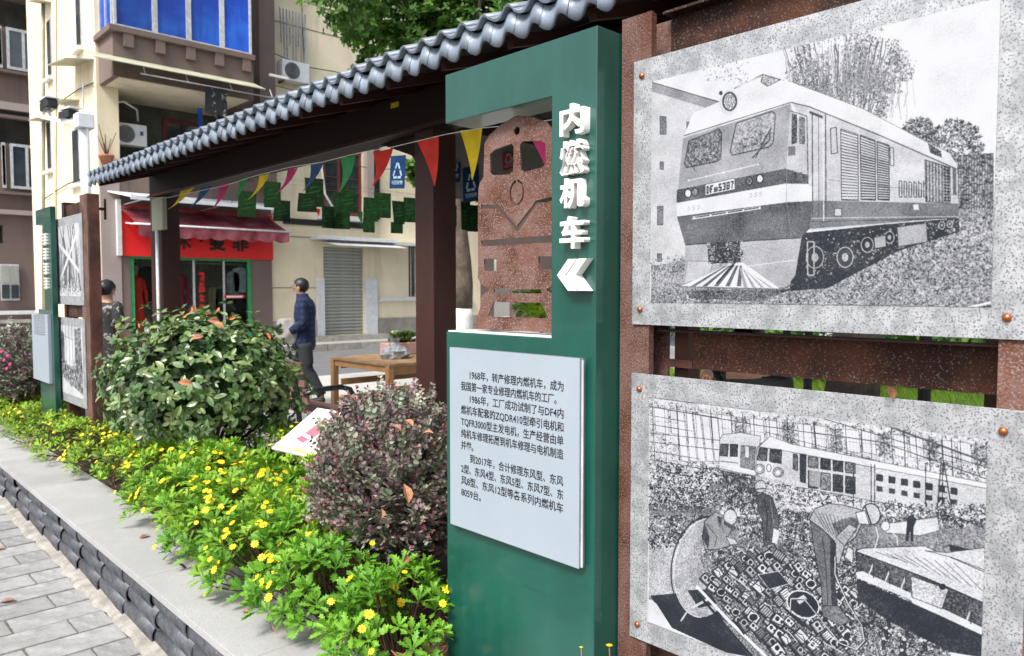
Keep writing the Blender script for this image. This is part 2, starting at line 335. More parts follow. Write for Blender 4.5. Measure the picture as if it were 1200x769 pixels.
# ------------------------------------------------------------------ raster for the engraved prints (built here, nothing loaded)
def vnoise(h, w_, cell, seed):
    g = np.random.default_rng(seed).random((h // cell + 3, w_ // cell + 3))
    yy = np.arange(h) / cell; xx = np.arange(w_) / cell; y0 = yy.astype(int); x0 = xx.astype(int); fy = (yy - y0)[:, None]; fx = (xx - x0)[None]
    fy = fy * fy * (3 - 2 * fy); fx = fx * fx * (3 - 2 * fx)
    a = g[y0][:, x0]; b = g[y0][:, x0 + 1]; c = g[y0 + 1][:, x0]; d = g[y0 + 1][:, x0 + 1]
    return (a * (1 - fx) + b * fx) * (1 - fy) + (c * (1 - fx) + d * fx) * fy
class Print:
    def __init__(s, W, H, tr, tone=.9): s.W, s.H, s.t = W, H, tr; s.a = np.full((H, W), tone); s.k = 0
    def P(s, pts): return [s.t(*p) for p in pts]
    def mask(s, q):
        xs = [p[0] for p in q]; ys = [p[1] for p in q]
        x0, x1 = max(0, int(min(xs))), min(s.W, int(max(xs)) + 2); y0, y1 = max(0, int(min(ys))), min(s.H, int(max(ys)) + 2)
        if x1 <= x0 or y1 <= y0: return None
        Y, X = np.mgrid[y0:y1, x0:x1] + .5; m = np.zeros(X.shape, bool); n = len(q)
        for i in range(n):
            (xa, ya), (xb, yb) = q[i], q[(i + 1) % n]
            if ya == yb: continue
            c = ((ya > Y) != (yb > Y)) & (X < (xb - xa) * (Y - ya) / (yb - ya) + xa); m ^= c
        return (slice(y0, y1), slice(x0, x1)), m
    def poly(s, pts, tone, tex=0., cell=3, raw=False, tone2=None, ol=None):
        q = pts if raw else s.P(pts); r = s.mask(q)
        if r is None: return
        sl_, m = r; s.k += 1; t = np.full(m.shape, float(tone))
        if tone2 is not None: t = np.linspace(tone, tone2, m.shape[0])[:, None] * np.ones(m.shape)
        if tex: t = t + (vnoise(m.shape[0], m.shape[1], cell, s.k) - .5) * tex * 1.6 + (np.random.default_rng(s.k).random(m.shape) - .5) * tex * .7
        v = s.a[sl_]; v[m] = t[m]
        if ol is not None: s.line(list(pts) + [pts[0]], 1.0, ol, raw)
    def line(s, pts, wd, tone, raw=False):
        q = pts if raw else s.P(pts)
        for (xa, ya), (xb, yb) in zip(q, q[1:]):
            d = math.hypot(xb - xa, yb - ya) or 1; nx, ny = -(yb - ya) / d * wd, (xb - xa) / d * wd
            s.poly([(xa + nx, ya + ny), (xb + nx, yb + ny), (xb - nx, yb - ny), (xa - nx, ya - ny)], tone, raw=True)
    def ell(s, c, rx, ry, tone, tex=0., a0=0, a1=2 * math.pi, wd=None, rot=0):
        p = []
        for i in range(29):
            a = a0 + (a1 - a0) * i / 28; x, y = rx * math.cos(a), ry * math.sin(a)
            p.append((c[0] + x * math.cos(rot) - y * math.sin(rot), c[1] + x * math.sin(rot) + y * math.cos(rot)))
        s.line(p, wd, tone) if wd else s.poly(p[:-1], tone, tex)
    def clutter(s, quad, n, lo, hi, seed, size=8):
        """small hard-edged bits: machine parts, foliage, rubble"""
        g = random.Random(seed)
        for _ in range(n):
            u, v = g.random(), g.random()
            x = (quad[0][0] * (1 - u) + quad[1][0] * u) * (1 - v) + (quad[3][0] * (1 - u) + quad[2][0] * u) * v
            y = (quad[0][1] * (1 - u) + quad[1][1] * u) * (1 - v) + (quad[3][1] * (1 - u) + quad[2][1] * u) * v
            a = g.uniform(0, 6.28); l = g.uniform(.3, 1) * size; t = g.choice((lo, lo, hi, (lo + hi) / 2))
            if g.random() < .5: s.line([(x, y), (x + l * math.cos(a), y + l * math.sin(a))], g.uniform(.6, 1.6), t)
            elif g.random() < .4: s.ell((x, y), l * .4, l * .4, t, wd=.8)
            else: s.poly([(x, y), (x + l * .6 * math.cos(a), y + l * .6 * math.sin(a)), (x + l * .5 * math.cos(a + 1.2), y + l * .5 * math.sin(a + 1.2))], t)
    def image(s, name, dark=(.012, .015, .022), light=(.43, .44, .465), grain=.13, pw=1.3):
        a = s.a.copy(); pd = np.pad(a, 1, mode='edge'); a = sum(pd[i:i + s.H, j:j + s.W] * (4, 2, 1)[abs(i - 1) + abs(j - 1)] for i in range(3) for j in range(3)) / 16; a = np.clip((a - .47) * 1.2 + .45, 0, 1.0); g = np.random.default_rng(5)
        a += (g.random(a.shape) - .5) * grain * 1.0 + (vnoise(s.H, s.W, 2, 9) - .5) * grain * 1.5 + (vnoise(s.H, s.W, 60, 18) - .5) * .17 + (vnoise(s.H, s.W, 23, 8) - .5) * .07
        a = np.clip(a, 0, 1) ** pw
        hgt = np.array(dark)[None, None] * (1 - a[..., None]) + np.array(light)[None, None] * a[..., None]
        px = np.ones((s.H, s.W, 4), np.float32); px[..., :3] = np.where(hgt <= .0031308, hgt * 12.92, 1.055 * np.maximum(hgt, 1e-5) ** (1 / 2.4) - .055)
        im = bpy.data.images.new(name, s.W, s.H); im.pixels.foreach_set(px[::-1].ravel()); im.update(); im.pack()
        m = bpy.data.materials.new(name); m.use_nodes = True; N = m.node_tree.nodes; L = m.node_tree.links
        t = N.new('ShaderNodeTexImage'); t.image = im; b = N['Principled BSDF']; L.new(t.outputs[0], b.inputs['Base Color']); b.inputs['Roughness'].default_value = .6
        b.inputs['Specular IOR Level'].default_value = .2
        return m
def print_card(name, m, X, y0, y1, z0, z1, parent, th=.0008):
    """thin printed sheet facing -X; y1 (far end) is the left edge"""
    me = bpy.data.meshes.new(name)
    me.from_pydata([(X, y1, z0), (X, y0, z0), (X, y0, z1), (X, y1, z1), (X + th, y1, z0), (X + th, y0, z0), (X + th, y0, z1), (X + th, y1, z1)], [],
                   [(0, 1, 2, 3), (4, 7, 6, 5), (0, 4, 5, 1), (1, 5, 6, 2), (2, 6, 7, 3), (3, 7, 4, 0)])
    me.materials.append(m); uv = me.uv_layers.new(name='UVMap'); c = [(0, 0), (1, 0), (1, 1), (0, 1)]
    for i in range(4): uv.data[i].uv = c[i]
    return link(name, me, parent)
FONT = {'D': '110101101101110', 'F': '111100110100100', '8': '111101111101111', 'B': '110101110101110', '5': '111100111001111', '3': '111001011001111', '7': '111001010010010'}

# ------------------------------------------------------------------ near sign
def sign_body(pt, X, D, yl, yr, top, n_y, n_b, n_t, base=.2, m=None):
    """C-shaped metal box: full column on the near side, open notch towards the far side"""
    m = m or M['green']
    out = [(-yl, base), (-yr, base), (-yr, top), (-yl, top), (-yl, n_t), (-n_y, n_t), (-n_y, n_b), (-yl, n_b)]
    a = [(X, -p[0], p[1]) for p in out]
    MB().prism(a, (D, 0, 0)).build('sign_body', m, pt, bev=.0025)
yR, yL = 1.352, 2.008; top = 2.262
sg = thing('station_sign', 'nearest green sign with white Chinese lettering, rusty locomotive cutout and pale text board', 'sign', (1.65, 1.68, .27))
nY, nB, nT = 1.521, 1.462, 2.0
nB = atX(523, 388.6, 1.6).z; nT = atX(522, 145, 1.6).z
sign_body(sg, 1.6, .128, yL, yR, top, nY, nB, nT)
B(1.605, 1.72, nY + .002, yL - .004, nB + .0005, nB + .004).build('ledge_strip', M['white'], sg)
# text board
ty0, ty1, tz0, tz1 = 1.3945, 1.965, 1.054, 1.430
p0 = atX(527, 407, 1.573); p1 = atX(678.2, 666.8, 1.573); ty1, ty0 = p0.y, p1.y; tz1, tz0 = p0.z, p1.z
B(1.573, 1.577, ty0, ty1, tz0, tz1).build('text_board', M['board'], sg)
B(1.5772, 1.6, ty0 + .001, ty1 - .001, tz0 + .001, tz1 - .001).build('board_backing', M['board_side'], sg)
B(1.5815, 1.5845, ty0 - .006, ty1, tz0 + .002, tz1 - .004).build('board_rim', M['winframe'], sg)
lines = [(1, '1968年，转产修理内燃机车，成为', 0), (0, '我国第一家专业修理内燃机车的工厂。', .94), (1, '1986年，工厂成功试制了与DF4内', 0), (0, '燃机车配套的ZQDR410型牵引电机和', 0),
         (0, 'TQFR3000型主发电机，生产经营由单', 0), (0, '纯机车修理拓展到机车修理与电机制造', 0), (0, '并举。', .135), (1, '到2017年，合计修理东风型、东风', 0),
         (0, '2型、东风4型、东风5型、东风7型、东', 0), (0, '风8型、东风12型等各系列内燃机车', 0), (0, '8059台。', .215)]
a = atX(520 + 55 / 2.744, 400 + 145 / 2.744, 1.572); b = atX(520 + 385 / 2.744, 400 + 140 / 2.744, 1.572); lw_, ly = a.y - b.y, a.y
zt = atX(520 + 55 / 2.744, 400 + 137 / 2.744, 1.572).z; zb = atX(520 + 55 / 2.744, 400 + 477 / 2.744, 1.572).z; ls = (zt - zb) / 9
for i, (ind, s, fr) in enumerate(lines):
    me = text_mesh('text_line', s, M['ink'], .0003, .009)
    n = len(me.vertices); c = np.empty(n * 3); me.vertices.foreach_get('co', c); c = c.reshape(-1, 3)
    c0, c1 = c[:, 0].min(), c[:, 0].max(); x0 = lw_ * .098 if ind else 0; x1 = lw_ * (fr if fr else 1)
    sx = (x1 - x0) / (c1 - c0); sy = ls * .80
    c[:, 0] = x0 + (c[:, 0] - c0) * sx; c[:, 1] *= sy; c[:, 2] *= 1
    me.vertices.foreach_set('co', c.ravel()); me.update()
    z = zt - (i - 1) * ls - ls * .45
    inst('text_line', me, sg, Matrix.Translation((1.5724, ly, z)) @ FACE_W)
# raised white lettering
LX = 1.600
def px_box(x0, y0, x1, y1, X): a = atX(x0, y0, X); b = atX(x1, y1, X); return a.y, b.y, b.z, a.z
for ch, (yt, yb) in zip('内燃机车', [(124, 160), (166, 206), (210, 245), (254, 292)]):
    me = text_mesh('letter', ch, M['white'], .016, .028)
    A, C = atX(653.5, yt, 1.566), atX(684, yb, 1.566)
    zt_ = A.z; zb_ = atX(653.5, yb - (0), 1.566).z
    n = len(me.vertices); c = np.empty(n * 3); me.vertices.foreach_get('co', c); c = c.reshape(-1, 3)
    mn, mx_ = c.min(0), c.max(0); w_ = A.y - C.y
    c[:, 0] = (c[:, 0] - mn[0]) / (mx_[0] - mn[0]) * w_ * .93; c[:, 1] = (c[:, 1] - mn[1]) / (mx_[1] - mn[1]) * (zt_ - zb_); c[:, 2] = (c[:, 2] - mn[2]) / (mx_[2] - mn[2]) * .026
    me.vertices.foreach_set('co', c.ravel()); me.update()
    inst('letter', me, sg, Matrix.Translation((1.6, A.y, zb_)) @ FACE_W)
for k in range(2):
    A = atX(652.5 + k * 11.5, 322, 1.57); wd = .031; hh = (atX(660, 304, 1.57).z - atX(660, 341, 1.57).z) / 2; zc = atX(660, 322.5, 1.57).z
    y0 = A.y
    q_ = .042; pts = [(y0, zc), (y0 - q_, zc + hh), (y0 - q_ - wd, zc + hh), (y0 - wd, zc), (y0 - q_ - wd, zc - hh), (y0 - q_, zc - hh)]
    MB().prism([(1.570, p[0], p[1]) for p in pts], (.03, 0, 0)).build('chevron', M['white'], sg, bev=.001)
# locomotive silhouette, 6 mm plate standing in the notch
TX = 1.655
def Q(x, y): v = atX(520 + x / 3.843, 130 + y / 3.843, TX); return (v.y, v.z)
def Q5(x, y): v = atX(300 + x / 2.727, 240 + y / 2.727, TX); return (v.y, v.z)
def Q6(x, y): v = atX(560 + x / 8.54, 310 + y / 8.54, TX); return (v.y, v.z)
yc = Q(332, 300)[0]
def mir(p): return [(2 * yc - a, b) for a, b in reversed(p)]
left = [Q(325, 24), Q(262, 62), Q(205, 112), Q(186, 150), Q(182, 300), Q(165, 325), Q(160, 345), Q(157, 470), Q(158, 735)] + [Q6(5, 130), Q6(35, 195), Q6(118, 245), Q6(118, 262), Q6(55, 300), Q6(28, 350), Q6(45, 385), Q6(8, 500), Q6(-35, 640), Q6(-30, 662), Q6(80, 668)]
zb_ = left[-1][1]; left = [(a, max(b, nB + .012)) for a, b in left]
outer = left + [(a, b) for a, b in mir(left)]
def sym(h): return h + mir(h)
holes = []
w1 = [Q(318, 160), Q(308, 148), Q(232, 176), Q(212, 196), Q(210, 280), Q(224, 291), Q(300, 286), Q(316, 270)]
holes += [w1, mir(w1)]
holes.append([(yc + .0135 * math.cos(t * math.pi / 8), Q(326, 92)[1] + .0135 * math.sin(t * math.pi / 8)) for t in range(16)])
ringz = Q(330, 370)[1]; ro, ri = .041, .032
for sgn in (1, -1):                                            # two C-shaped cuts leave the disc hanging on two webs
    t_ = [R(90 * sgn - 84 + 168 * k / 14) for k in range(15)]
    holes.append([(yc + .8 * ro * math.sin(a), ringz + ro * math.cos(a)) for a in t_] + [(yc + .8 * ri * math.sin(a), ringz + ri * math.cos(a)) for a in reversed(t_)])
vz = [Q(172, 424), Q(250, 424), Q(262, 440), Q(333, 518)]; vb = [Q(333, 548), Q(246, 442), Q(172, 440)]
holes.append(vz[:3] + [(yc, vz[3][1])] + mir(vz[:3]) + mir(vb[1:]) + [(yc, vb[0][1])] + vb[1:])
hs_ = [Q(172, 592), Q(172, 610)]; hs_ = [Q(172, 584), Q(172, 612)]; holes.append([hs_[0], hs_[1]] + mir([hs_[0], hs_[1]]))
hr = [Q(184, 668), Q(240, 664), Q(240, 720), Q(184, 722)]; holes += [hr, mir(hr)]
h3 = [Q6(165, 248), Q6(160, 288)]; holes.append(h3 + mir(h3))
h4 = [Q6(165, 375), Q6(104, 518)]; holes.append(h4 + mir(h4))
def ccw(p, up=True):
    A = sum(p[i][0] * p[(i + 1) % len(p)][1] - p[(i + 1) % len(p)][0] * p[i][1] for i in range(len(p))); return p if (A > 0) == up else p[::-1]
me = curve_mesh('locomotive_cutout', [ccw([(-a, b) for a, b in outer])] + [ccw([(-a, b) for a, b in h], False) for h in holes], .003, M['rust_pale'])
inst('locomotive_cutout', me, sg, Matrix.Translation((TX, 0, 0)) @ FACE_W)

# ------------------------------------------------------------------ rusty display frame with engraved panels
def ibeam(mb, x0, x1, y0, y1, z0, z1, fl=.010, wb=.008):
    """upright H post: flanges face -X and +X"""
    yc_ = (y0 + y1) / 2
    mb.box(x0, x0 + fl, y0, y1, z0, z1); mb.box(x1 - fl, x1, y0, y1, z0, z1); mb.box(x0 + fl, x1 - fl, yc_ - wb / 2, yc_ + wb / 2, z0, z1); return mb
bolt = MB().lathe([(.0085, 0), (.0085, .003), (.006, .0065), (.002, .008)], (0, 0, 0), 14).mesh('bolt', M['copper'], True)
BOLT_W = Matrix(((0, 0, -1, 0), (0, 1, 0, 0), (1, 0, 0, 0), (0, 0, 0, 1)))
fr = thing('display_frame', 'large rusty steel frame carrying a locomotive print above a workshop print', 'display frame', (1.75, .8, .27))
ibeam(MB(), 1.712, 1.80, 1.247, 1.352, .2, 2.295).build('beam_post', M['rust_pale'], fr, bev=.001)
B(1.70, 1.711, 1.247, 1.347, .2, 2.298).build('front_plate', M['rust_pale'], fr)
ibeam(MB(), 1.701, 1.80, .305, .418, .2, 2.45).build('beam_post', M['rust_pale'], fr, bev=.001)
B(1.82, 1.88, 1.20, 1.245, .2, 2.26).build('backing_angle', M['rust_dark'], fr)
zA = atX(791, 388, 1.78).z; zB = atX(791, 430, 1.78).z
B(1.79, 1.797, .42, 1.165, zB - .002, zA).build('crossbar', M['rust'], fr)
B(1.735, 1.797, .42, 1.245, zA, zA + .004).build('crossbar_flange', M['rust_dark'], fr); B(1.787, 1.797, 1.166, 1.245, zB - .002, zB + .02).build('crossbar_flange', M['rust_dark'], fr)
B(1.79, 1.80, .42, 1.247, 2.16, 2.30).build('crossbar', M['rust'], fr); B(1.75, 1.81, .42, 1.247, 2.30, 2.307).build('crossbar_flange', M['rust'], fr)
B(1.79, 1.80, .42, 1.247, .50, .60).build('crossbar', M['rust_dark'], fr)
PY0, PY1 = .36, 1.300
for (z0, z1) in ((1.455, 2.172), (.571, 1.320)):
    p = B(1.693, 1.6965, PY0, PY1, z0, z1).build('zinc_panel', M['zinc'], fr, bev=.0008)
    for y in (PY0 + .043, PY1 - .028):
        for z in (z0 + .042, z1 - .043): inst('bolt', bolt, fr, Matrix.Translation((1.693, y, z)) @ BOLT_W)
W_, H1 = 1100, 800
Y0, Y1, Z0, Z1 = .430, 1.238, 1.517, 2.107
def tr1(x, y):
    v = atX(720 + x / 1.9229, y / 1.9229, 1.692); return ((Y1 - v.y) / (Y1 - Y0) * W_, (Z1 - v.z) / (Z1 - Z0) * H1)
def loco_print():
    s = Print(W_, H1, tr1, .93); g = random.Random(3)
    s.poly([(300, 60), (880, -60), (880, 300), (300, 300)], .95, .05, 40)
    s.poly([(83, 186), (242, 234), (242, 640), (83, 660)], .78, .07, 4)
    s.poly([(83, 184), (242, 230), (215, 246), (83, 206)], .50, .1); s.line([(83, 185), (242, 232)], 1.4, .2)
    for q in ([(103, 262), (117, 264), (117, 303), (103, 303)], [(103, 365), (111, 365), (111, 382), (103, 382)], [(97, 465), (110, 465), (110, 507), (97, 507)], [(97, 572), (107, 572), (107, 590), (97, 590)], [(163, 275), (172, 275), (170, 300), (163, 300)]):
        s.poly(q, .35, .2, ol=.15)
    for _ in range(34):                                                    # willow trunks and twigs behind the engine
        x = g.uniform(430, 590); y = 285; pts = [(x, y)]; dx = (x - 510) * .09 + g.uniform(-2, 2)
        for k in range(9): x += dx + g.uniform(-4, 4); y -= g.uniform(14, 27); pts.append((x, y))
        s.line(pts, g.uniform(.7, 2.4), g.uniform(.18, .5))
    for _ in range(95):
        a_ = g.uniform(0, 6.28); r_ = g.random() ** .6; x = 525 + 135 * r_ * math.cos(a_); y = 165 + 105 * r_ * math.sin(a_)
        if y > 190 + (x - 375) * .42: continue
        q_ = g.uniform(12, 26); s.clutter([(x - q_, y - q_), (x + q_, y - q_), (x + q_ * .7, y + q_ * 1.4), (x - q_ * .7, y + q_ * 1.4)], 85, .22, .78, 300 + _, 6)
    for _ in range(160):
        x = g.gauss(525, 62); y = g.uniform(70, 170) + abs(x - 520) * .4; s.line([(x, y), (x + g.uniform(-5, 5), y + g.uniform(20, 55)), (x + g.uniform(-9, 9), y + g.uniform(60, 80))], g.uniform(.5, .9), g.uniform(.35, .6))
    s.clutter([(200, 150), (300, 130), (300, 190), (200, 180)], 130, .35, .8, 5, 7)
    for _ in range(900):
        a = g.uniform(0, 6.28); r = g.random() ** .5; x = 690 + 40 * r * math.cos(a) if g.random() < .35 else 770 + 62 * r * math.cos(a); y = 300 + 34 * r * math.sin(a) if x < 715 else 330 + 60 * r * math.sin(a)
        s.clutter([(x - 4, y - 4), (x + 4, y - 4), (x + 4, y + 4), (x - 4, y + 4)], 5, .08, .62, _ , 6)
    s.poly([(775, 350), (855, 345), (855, 500), (775, 500)], .42, .5, 4)
    for k in range(14): s.line([(775 + k * 6, 350), (775 + k * 6, 490)], 1, .22 + .03 * (k % 3))
    s.poly([(83, 600), (300, 560), (620, 540), (780, 470), (856, 480), (856, 700), (83, 700)], .50, .35, 3)
    s.clutter([(420, 600), (856, 480), (856, 696), (83, 690)], 5200, .12, .88, 6, 7); s.clutter([(83, 590), (160, 570), (300, 650), (83, 690)], 700, .15, .8, 7, 6)
    s.poly([(400, 528), (776, 488), (778, 522), (640, 566), (480, 650), (396, 656)], .08, .22, 4)     # running gear
    s.clutter([(430, 535), (776, 492), (770, 520), (430, 640)], 620, .05, .75, 8, 8)
    for cx_, cy_, r_ in ((452, 580, 26), (520, 580, 24), (570, 552, 18), (620, 535, 14), (738, 508, 9), (756, 505, 8)):
        s.ell((cx_, cy_), r_ * .8, r_, .13); s.ell((cx_, cy_), r_ * .75, r_ * .95, .7, wd=1.3); s.ell((cx_, cy_), r_ * .3, r_ * .4, .6, .2)
    s.poly([(637, 512), (703, 503), (706, 545), (640, 556)], .58, .1, ol=.15)
    s.line([(435, 545), (450, 545), (450, 620), (436, 620), (435, 545)], 2.2, .65); s.poly([(585, 535), (612, 530), (612, 556), (587, 560)], .62, ol=.1)
    # body
    s.poly([(400, 228), (440, 240), (772, 381), (777, 492), (440, 520), (435, 300)], .76, .06, 9)         # side
    s.poly([(445, 452), (776, 459), (777, 490), (440, 516)], .36, .08)
    s.poly([(155, 312), (178, 255), (240, 228), (372, 181), (402, 186), (560, 245), (700, 318), (755, 345), (772, 370), (772, 382), (600, 305), (440, 240), (398, 229), (160, 304)], .98, .02, tone2=.86)
    s.line([(157, 306), (398, 231), (440, 241), (600, 306), (771, 381)], 1.6, .25)
    s.line([(402, 186), (560, 245), (700, 318), (760, 347)], .9, .35)
    s.poly([(155, 312), (397, 234), (400, 330), (388, 380), (143, 432)], .52, .08, 3, tone2=.60)
    s.poly([(397, 234), (402, 250), (437, 300), (437, 415), (385, 412), (388, 378)], .70, .08)
    for q, q2 in (([(168, 318), (236, 291), (242, 300), (240, 358), (232, 364), (163, 378), (158, 370)], 0), ([(275, 278), (355, 251), (363, 258), (358, 322), (348, 332), (266, 350), (261, 342)], 1)):
        s.poly(q, .55 if q2 else .38, .28, 5, ol=.1); s.line(q + [q[0]], 2.2, .22)
        cx_ = sum(p[0] for p in q) / 7; cy_ = sum(p[1] for p in q) / 7
        s.clutter([(cx_ - 32, cy_ - 2 + 8), (cx_ + 32, cy_ - 18 + 8), (cx_ + 32, cy_ + 18), (cx_ - 34, cy_ + 30)], 170, .12, .85, 9 + q2, 6)
    s.line([(318, 356), (352, 290), (350, 315), (310, 357)], 2, .15); s.line([(182, 385), (172, 368)], 1.5, .2)
    s.poly([(141, 428), (386, 380), (437, 396), (437, 415), (385, 414), (140, 458)], .26, .08)
    s.poly([(140, 458), (385, 414), (445, 420), (445, 453), (388, 455), (141, 488)], .95, .02)
    s.poly([(141, 488), (388, 456), (446, 453), (440, 516), (420, 536), (160, 553)], .27, .12, 2)
    s.line([(388, 380), (388, 455), (400, 535)], .8, .45); s.line([(165, 408), (326, 370)], 1.4, .9); s.line([(175, 494), (330, 470)], 1.6, .9); s.line([(176, 489), (330, 465)], 1.0, .7)
    for k in range(5): s.ell((168 + k * 39, 407 - k * 9), 2.4, 2.4, .95); s.ell((180 + k * 37, 491 - k * 5.5), 2.4, 2.4, .95)
    for x, y, t in ((166, 436, .9), (182, 433, .35), (304, 408, .3), (328, 403, .92)):
        s.ell((x, y), 9, 11, .12); s.ell((x, y), 6, 8, t, .3)
    for k, (x, y) in enumerate(((165, 470), (305, 440))):                 # small marks under the lamps
        for j in range(3): s.line([(x + j * 11, y - j * 1.5), (x + 5 + j * 11, y - 5 - j * 1.5)], .8, .25); s.line([(x + j * 11, y + 6 - j * 1.5), (x + 6 + j * 11, y - j * 1.5)], .8, .25)
    s.poly([(205, 416), (271, 402), (272, 427), (205, 441)], .93, ol=.15)
    for i, ch in enumerate('DF8B5387'):
        sm = .62 if ch in '8B' and i in (2, 3) else 1
        x0 = [208, 216, 224.5, 229.5, 235, 244, 253, 262][i]; yb = 437 - (x0 - 208) * .21; w_c = 6.6 * sm; h_c = 17 * (sm if sm < 1 else 1)
        for k, c in enumerate(FONT[ch]):
            if c == '1':
                cx_, cy_ = k % 3, k // 3; xx = x0 + cx_ * w_c / 3; yy = yb - h_c + cy_ * h_c / 5 - cx_ * .5
                s.poly([(xx, yy), (xx + w_c / 3 + .3, yy - .4), (xx + w_c / 3 + .3, yy + h_c / 5), (xx, yy + h_c / 5 + .4)], .08)
    s.ell((258, 232), 21, 29, .85, rot=.1); s.ell((260, 229), 17, 22, .2); s.ell((260, 229), 13, 18, .62, .5); s.ell((240, 210), 4, 5, .2)
    s.line([(270, 200), (335, 168), (375, 180)], 1.6, .2); s.line([(275, 195), (335, 172)], 3, .8); s.poly([(335, 168), (375, 180), (345, 195), (330, 185)], .55, .5, 3, ol=.2)
    s.poly([(400, 256), (412, 258), (412, 322), (399, 326)], .2, .3); s.poly([(416, 262), (430, 266), (430, 326), (416, 324)], .35, .3)
    s.line([(396, 250), (434, 262), (437, 415)], 1.2, .15); s.poly([(392, 330), (408, 330), (408, 350), (392, 352)], .3); s.clutter([(404, 385), (436, 390), (436, 408), (404, 405)], 40, .1, .4, 12, 7)
    for x in (446, 460, 476): s.line([(x, 255), (x + 1, 492)], 1.8 if x != 460 else 1.0, .25)
    s.line([(470, 268), (472, 500)], 1.3, .92); s.poly([(440, 250), (470, 262), (470, 268), (440, 256)], .2)
    s.line([(487, 290), (500, 287), (503, 345), (489, 347), (487, 290)], 1.4, .2); s.line([(621, 332), (629, 334), (630, 374), (622, 373), (621, 332)], 1.1, .2)
    for (xa, xb, ta, tb, bt) in ((510, 549, 291, 303, 453), (554, 588, 304, 317, 452), (592, 619, 318, 328, 452)):
        s.poly([(xa, ta), (xb, tb), (xb + 1, bt), (xa + 2, bt - 2)], .80, ol=.1)
        for k in range(24):
            f = (k + .5) / 24; ya = ta + (bt - ta) * f; yb = tb + (bt - tb) * f
            s.line([(xa + 1, ya), (xb, yb)], 1.9 if xa > 550 and f > .3 else 1.2, .14)
    for k in range(6): s.line([(642 + k * 11, 408 + k * 1.2), (648 + k * 11, 409 + k * 1.2), (648 + k * 11, 445), (642 + k * 11, 444), (642 + k * 11, 408)], 1.3, .15)
    s.poly([(700, 360), (756, 378), (757, 458), (702, 455)], .55, .3, 3, ol=.15)
    for k in range(8): s.line([(703 + k * 7, 362 + k * 2), (704 + k * 7, 455)], 1.3, .15)
    for k in range(12): s.line([(742, 375 + k * 7), (757, 378 + k * 6.8)], 1.4, .1)
    s.poly([(762, 375), (770, 380), (771, 440), (763, 440)], .3); s.poly([(706, 322), (736, 340), (738, 356), (712, 345)], .2, .2)
    s.line([(480, 405), (775, 440)], .7, .35); s.line([(445, 492), (776, 488)], 1, .75); s.line([(443, 500), (776, 492)], 1, .15)
    s.poly([(496, 470), (512, 470), (512, 487), (496, 487)], .75, ol=.1); s.poly([(674, 461), (686, 461), (686, 473), (674, 473)], .9)
    # buffer beam, plough, coupler
    s.poly([(160, 553), (422, 535), (408, 620), (388, 648), (155, 643), (160, 590)], .62, .14, 2); s.line([(160, 552), (420, 536)], 1.6, .1)
    s.poly([(165, 588), (222, 590), (215, 622), (157, 640)], .70, .1, ol=.3); s.line([(222, 590), (268, 604), (410, 586)], 1.2, .9)
    s.poly([(152, 645), (262, 594), (290, 592), (372, 650)], .96)
    for k in range(5): s.poly([(172 + k * 26, 645), (182 + k * 26, 646), (256 + k * 8, 598), (250 + k * 8, 599)], .30)
    for k in range(4): s.poly([(292 + k * 19, 648), (301 + k * 19, 649), (286 + k * 7, 604 + k * 4), (281 + k * 7, 600 + k * 4)], .55)
    s.line([(148, 646), (375, 653), (405, 640)], 2.4, .35); s.line([(230, 640), (290, 570)], 3.4, .12)
    s.poly([(210, 552), (282, 545), (284, 590), (213, 594)], .15, .3, ol=.05); s.clutter([(210, 550), (290, 545), (290, 592), (212, 596)], 130, .1, .9, 14, 9)
    s.poly([(160, 655), (400, 652), (330, 680), (170, 672)], .25, .3)
    s.line([(790, 695), (856, 680)], 3, .95); s.line([(800, 697), (856, 689)], 2.5, .1)
    return s
m1 = loco_print().image('locomotive_print')
print_card('printed_sheet', m1, 1.6915, Y0, Y1, Z0, Z1, fr, .0013)

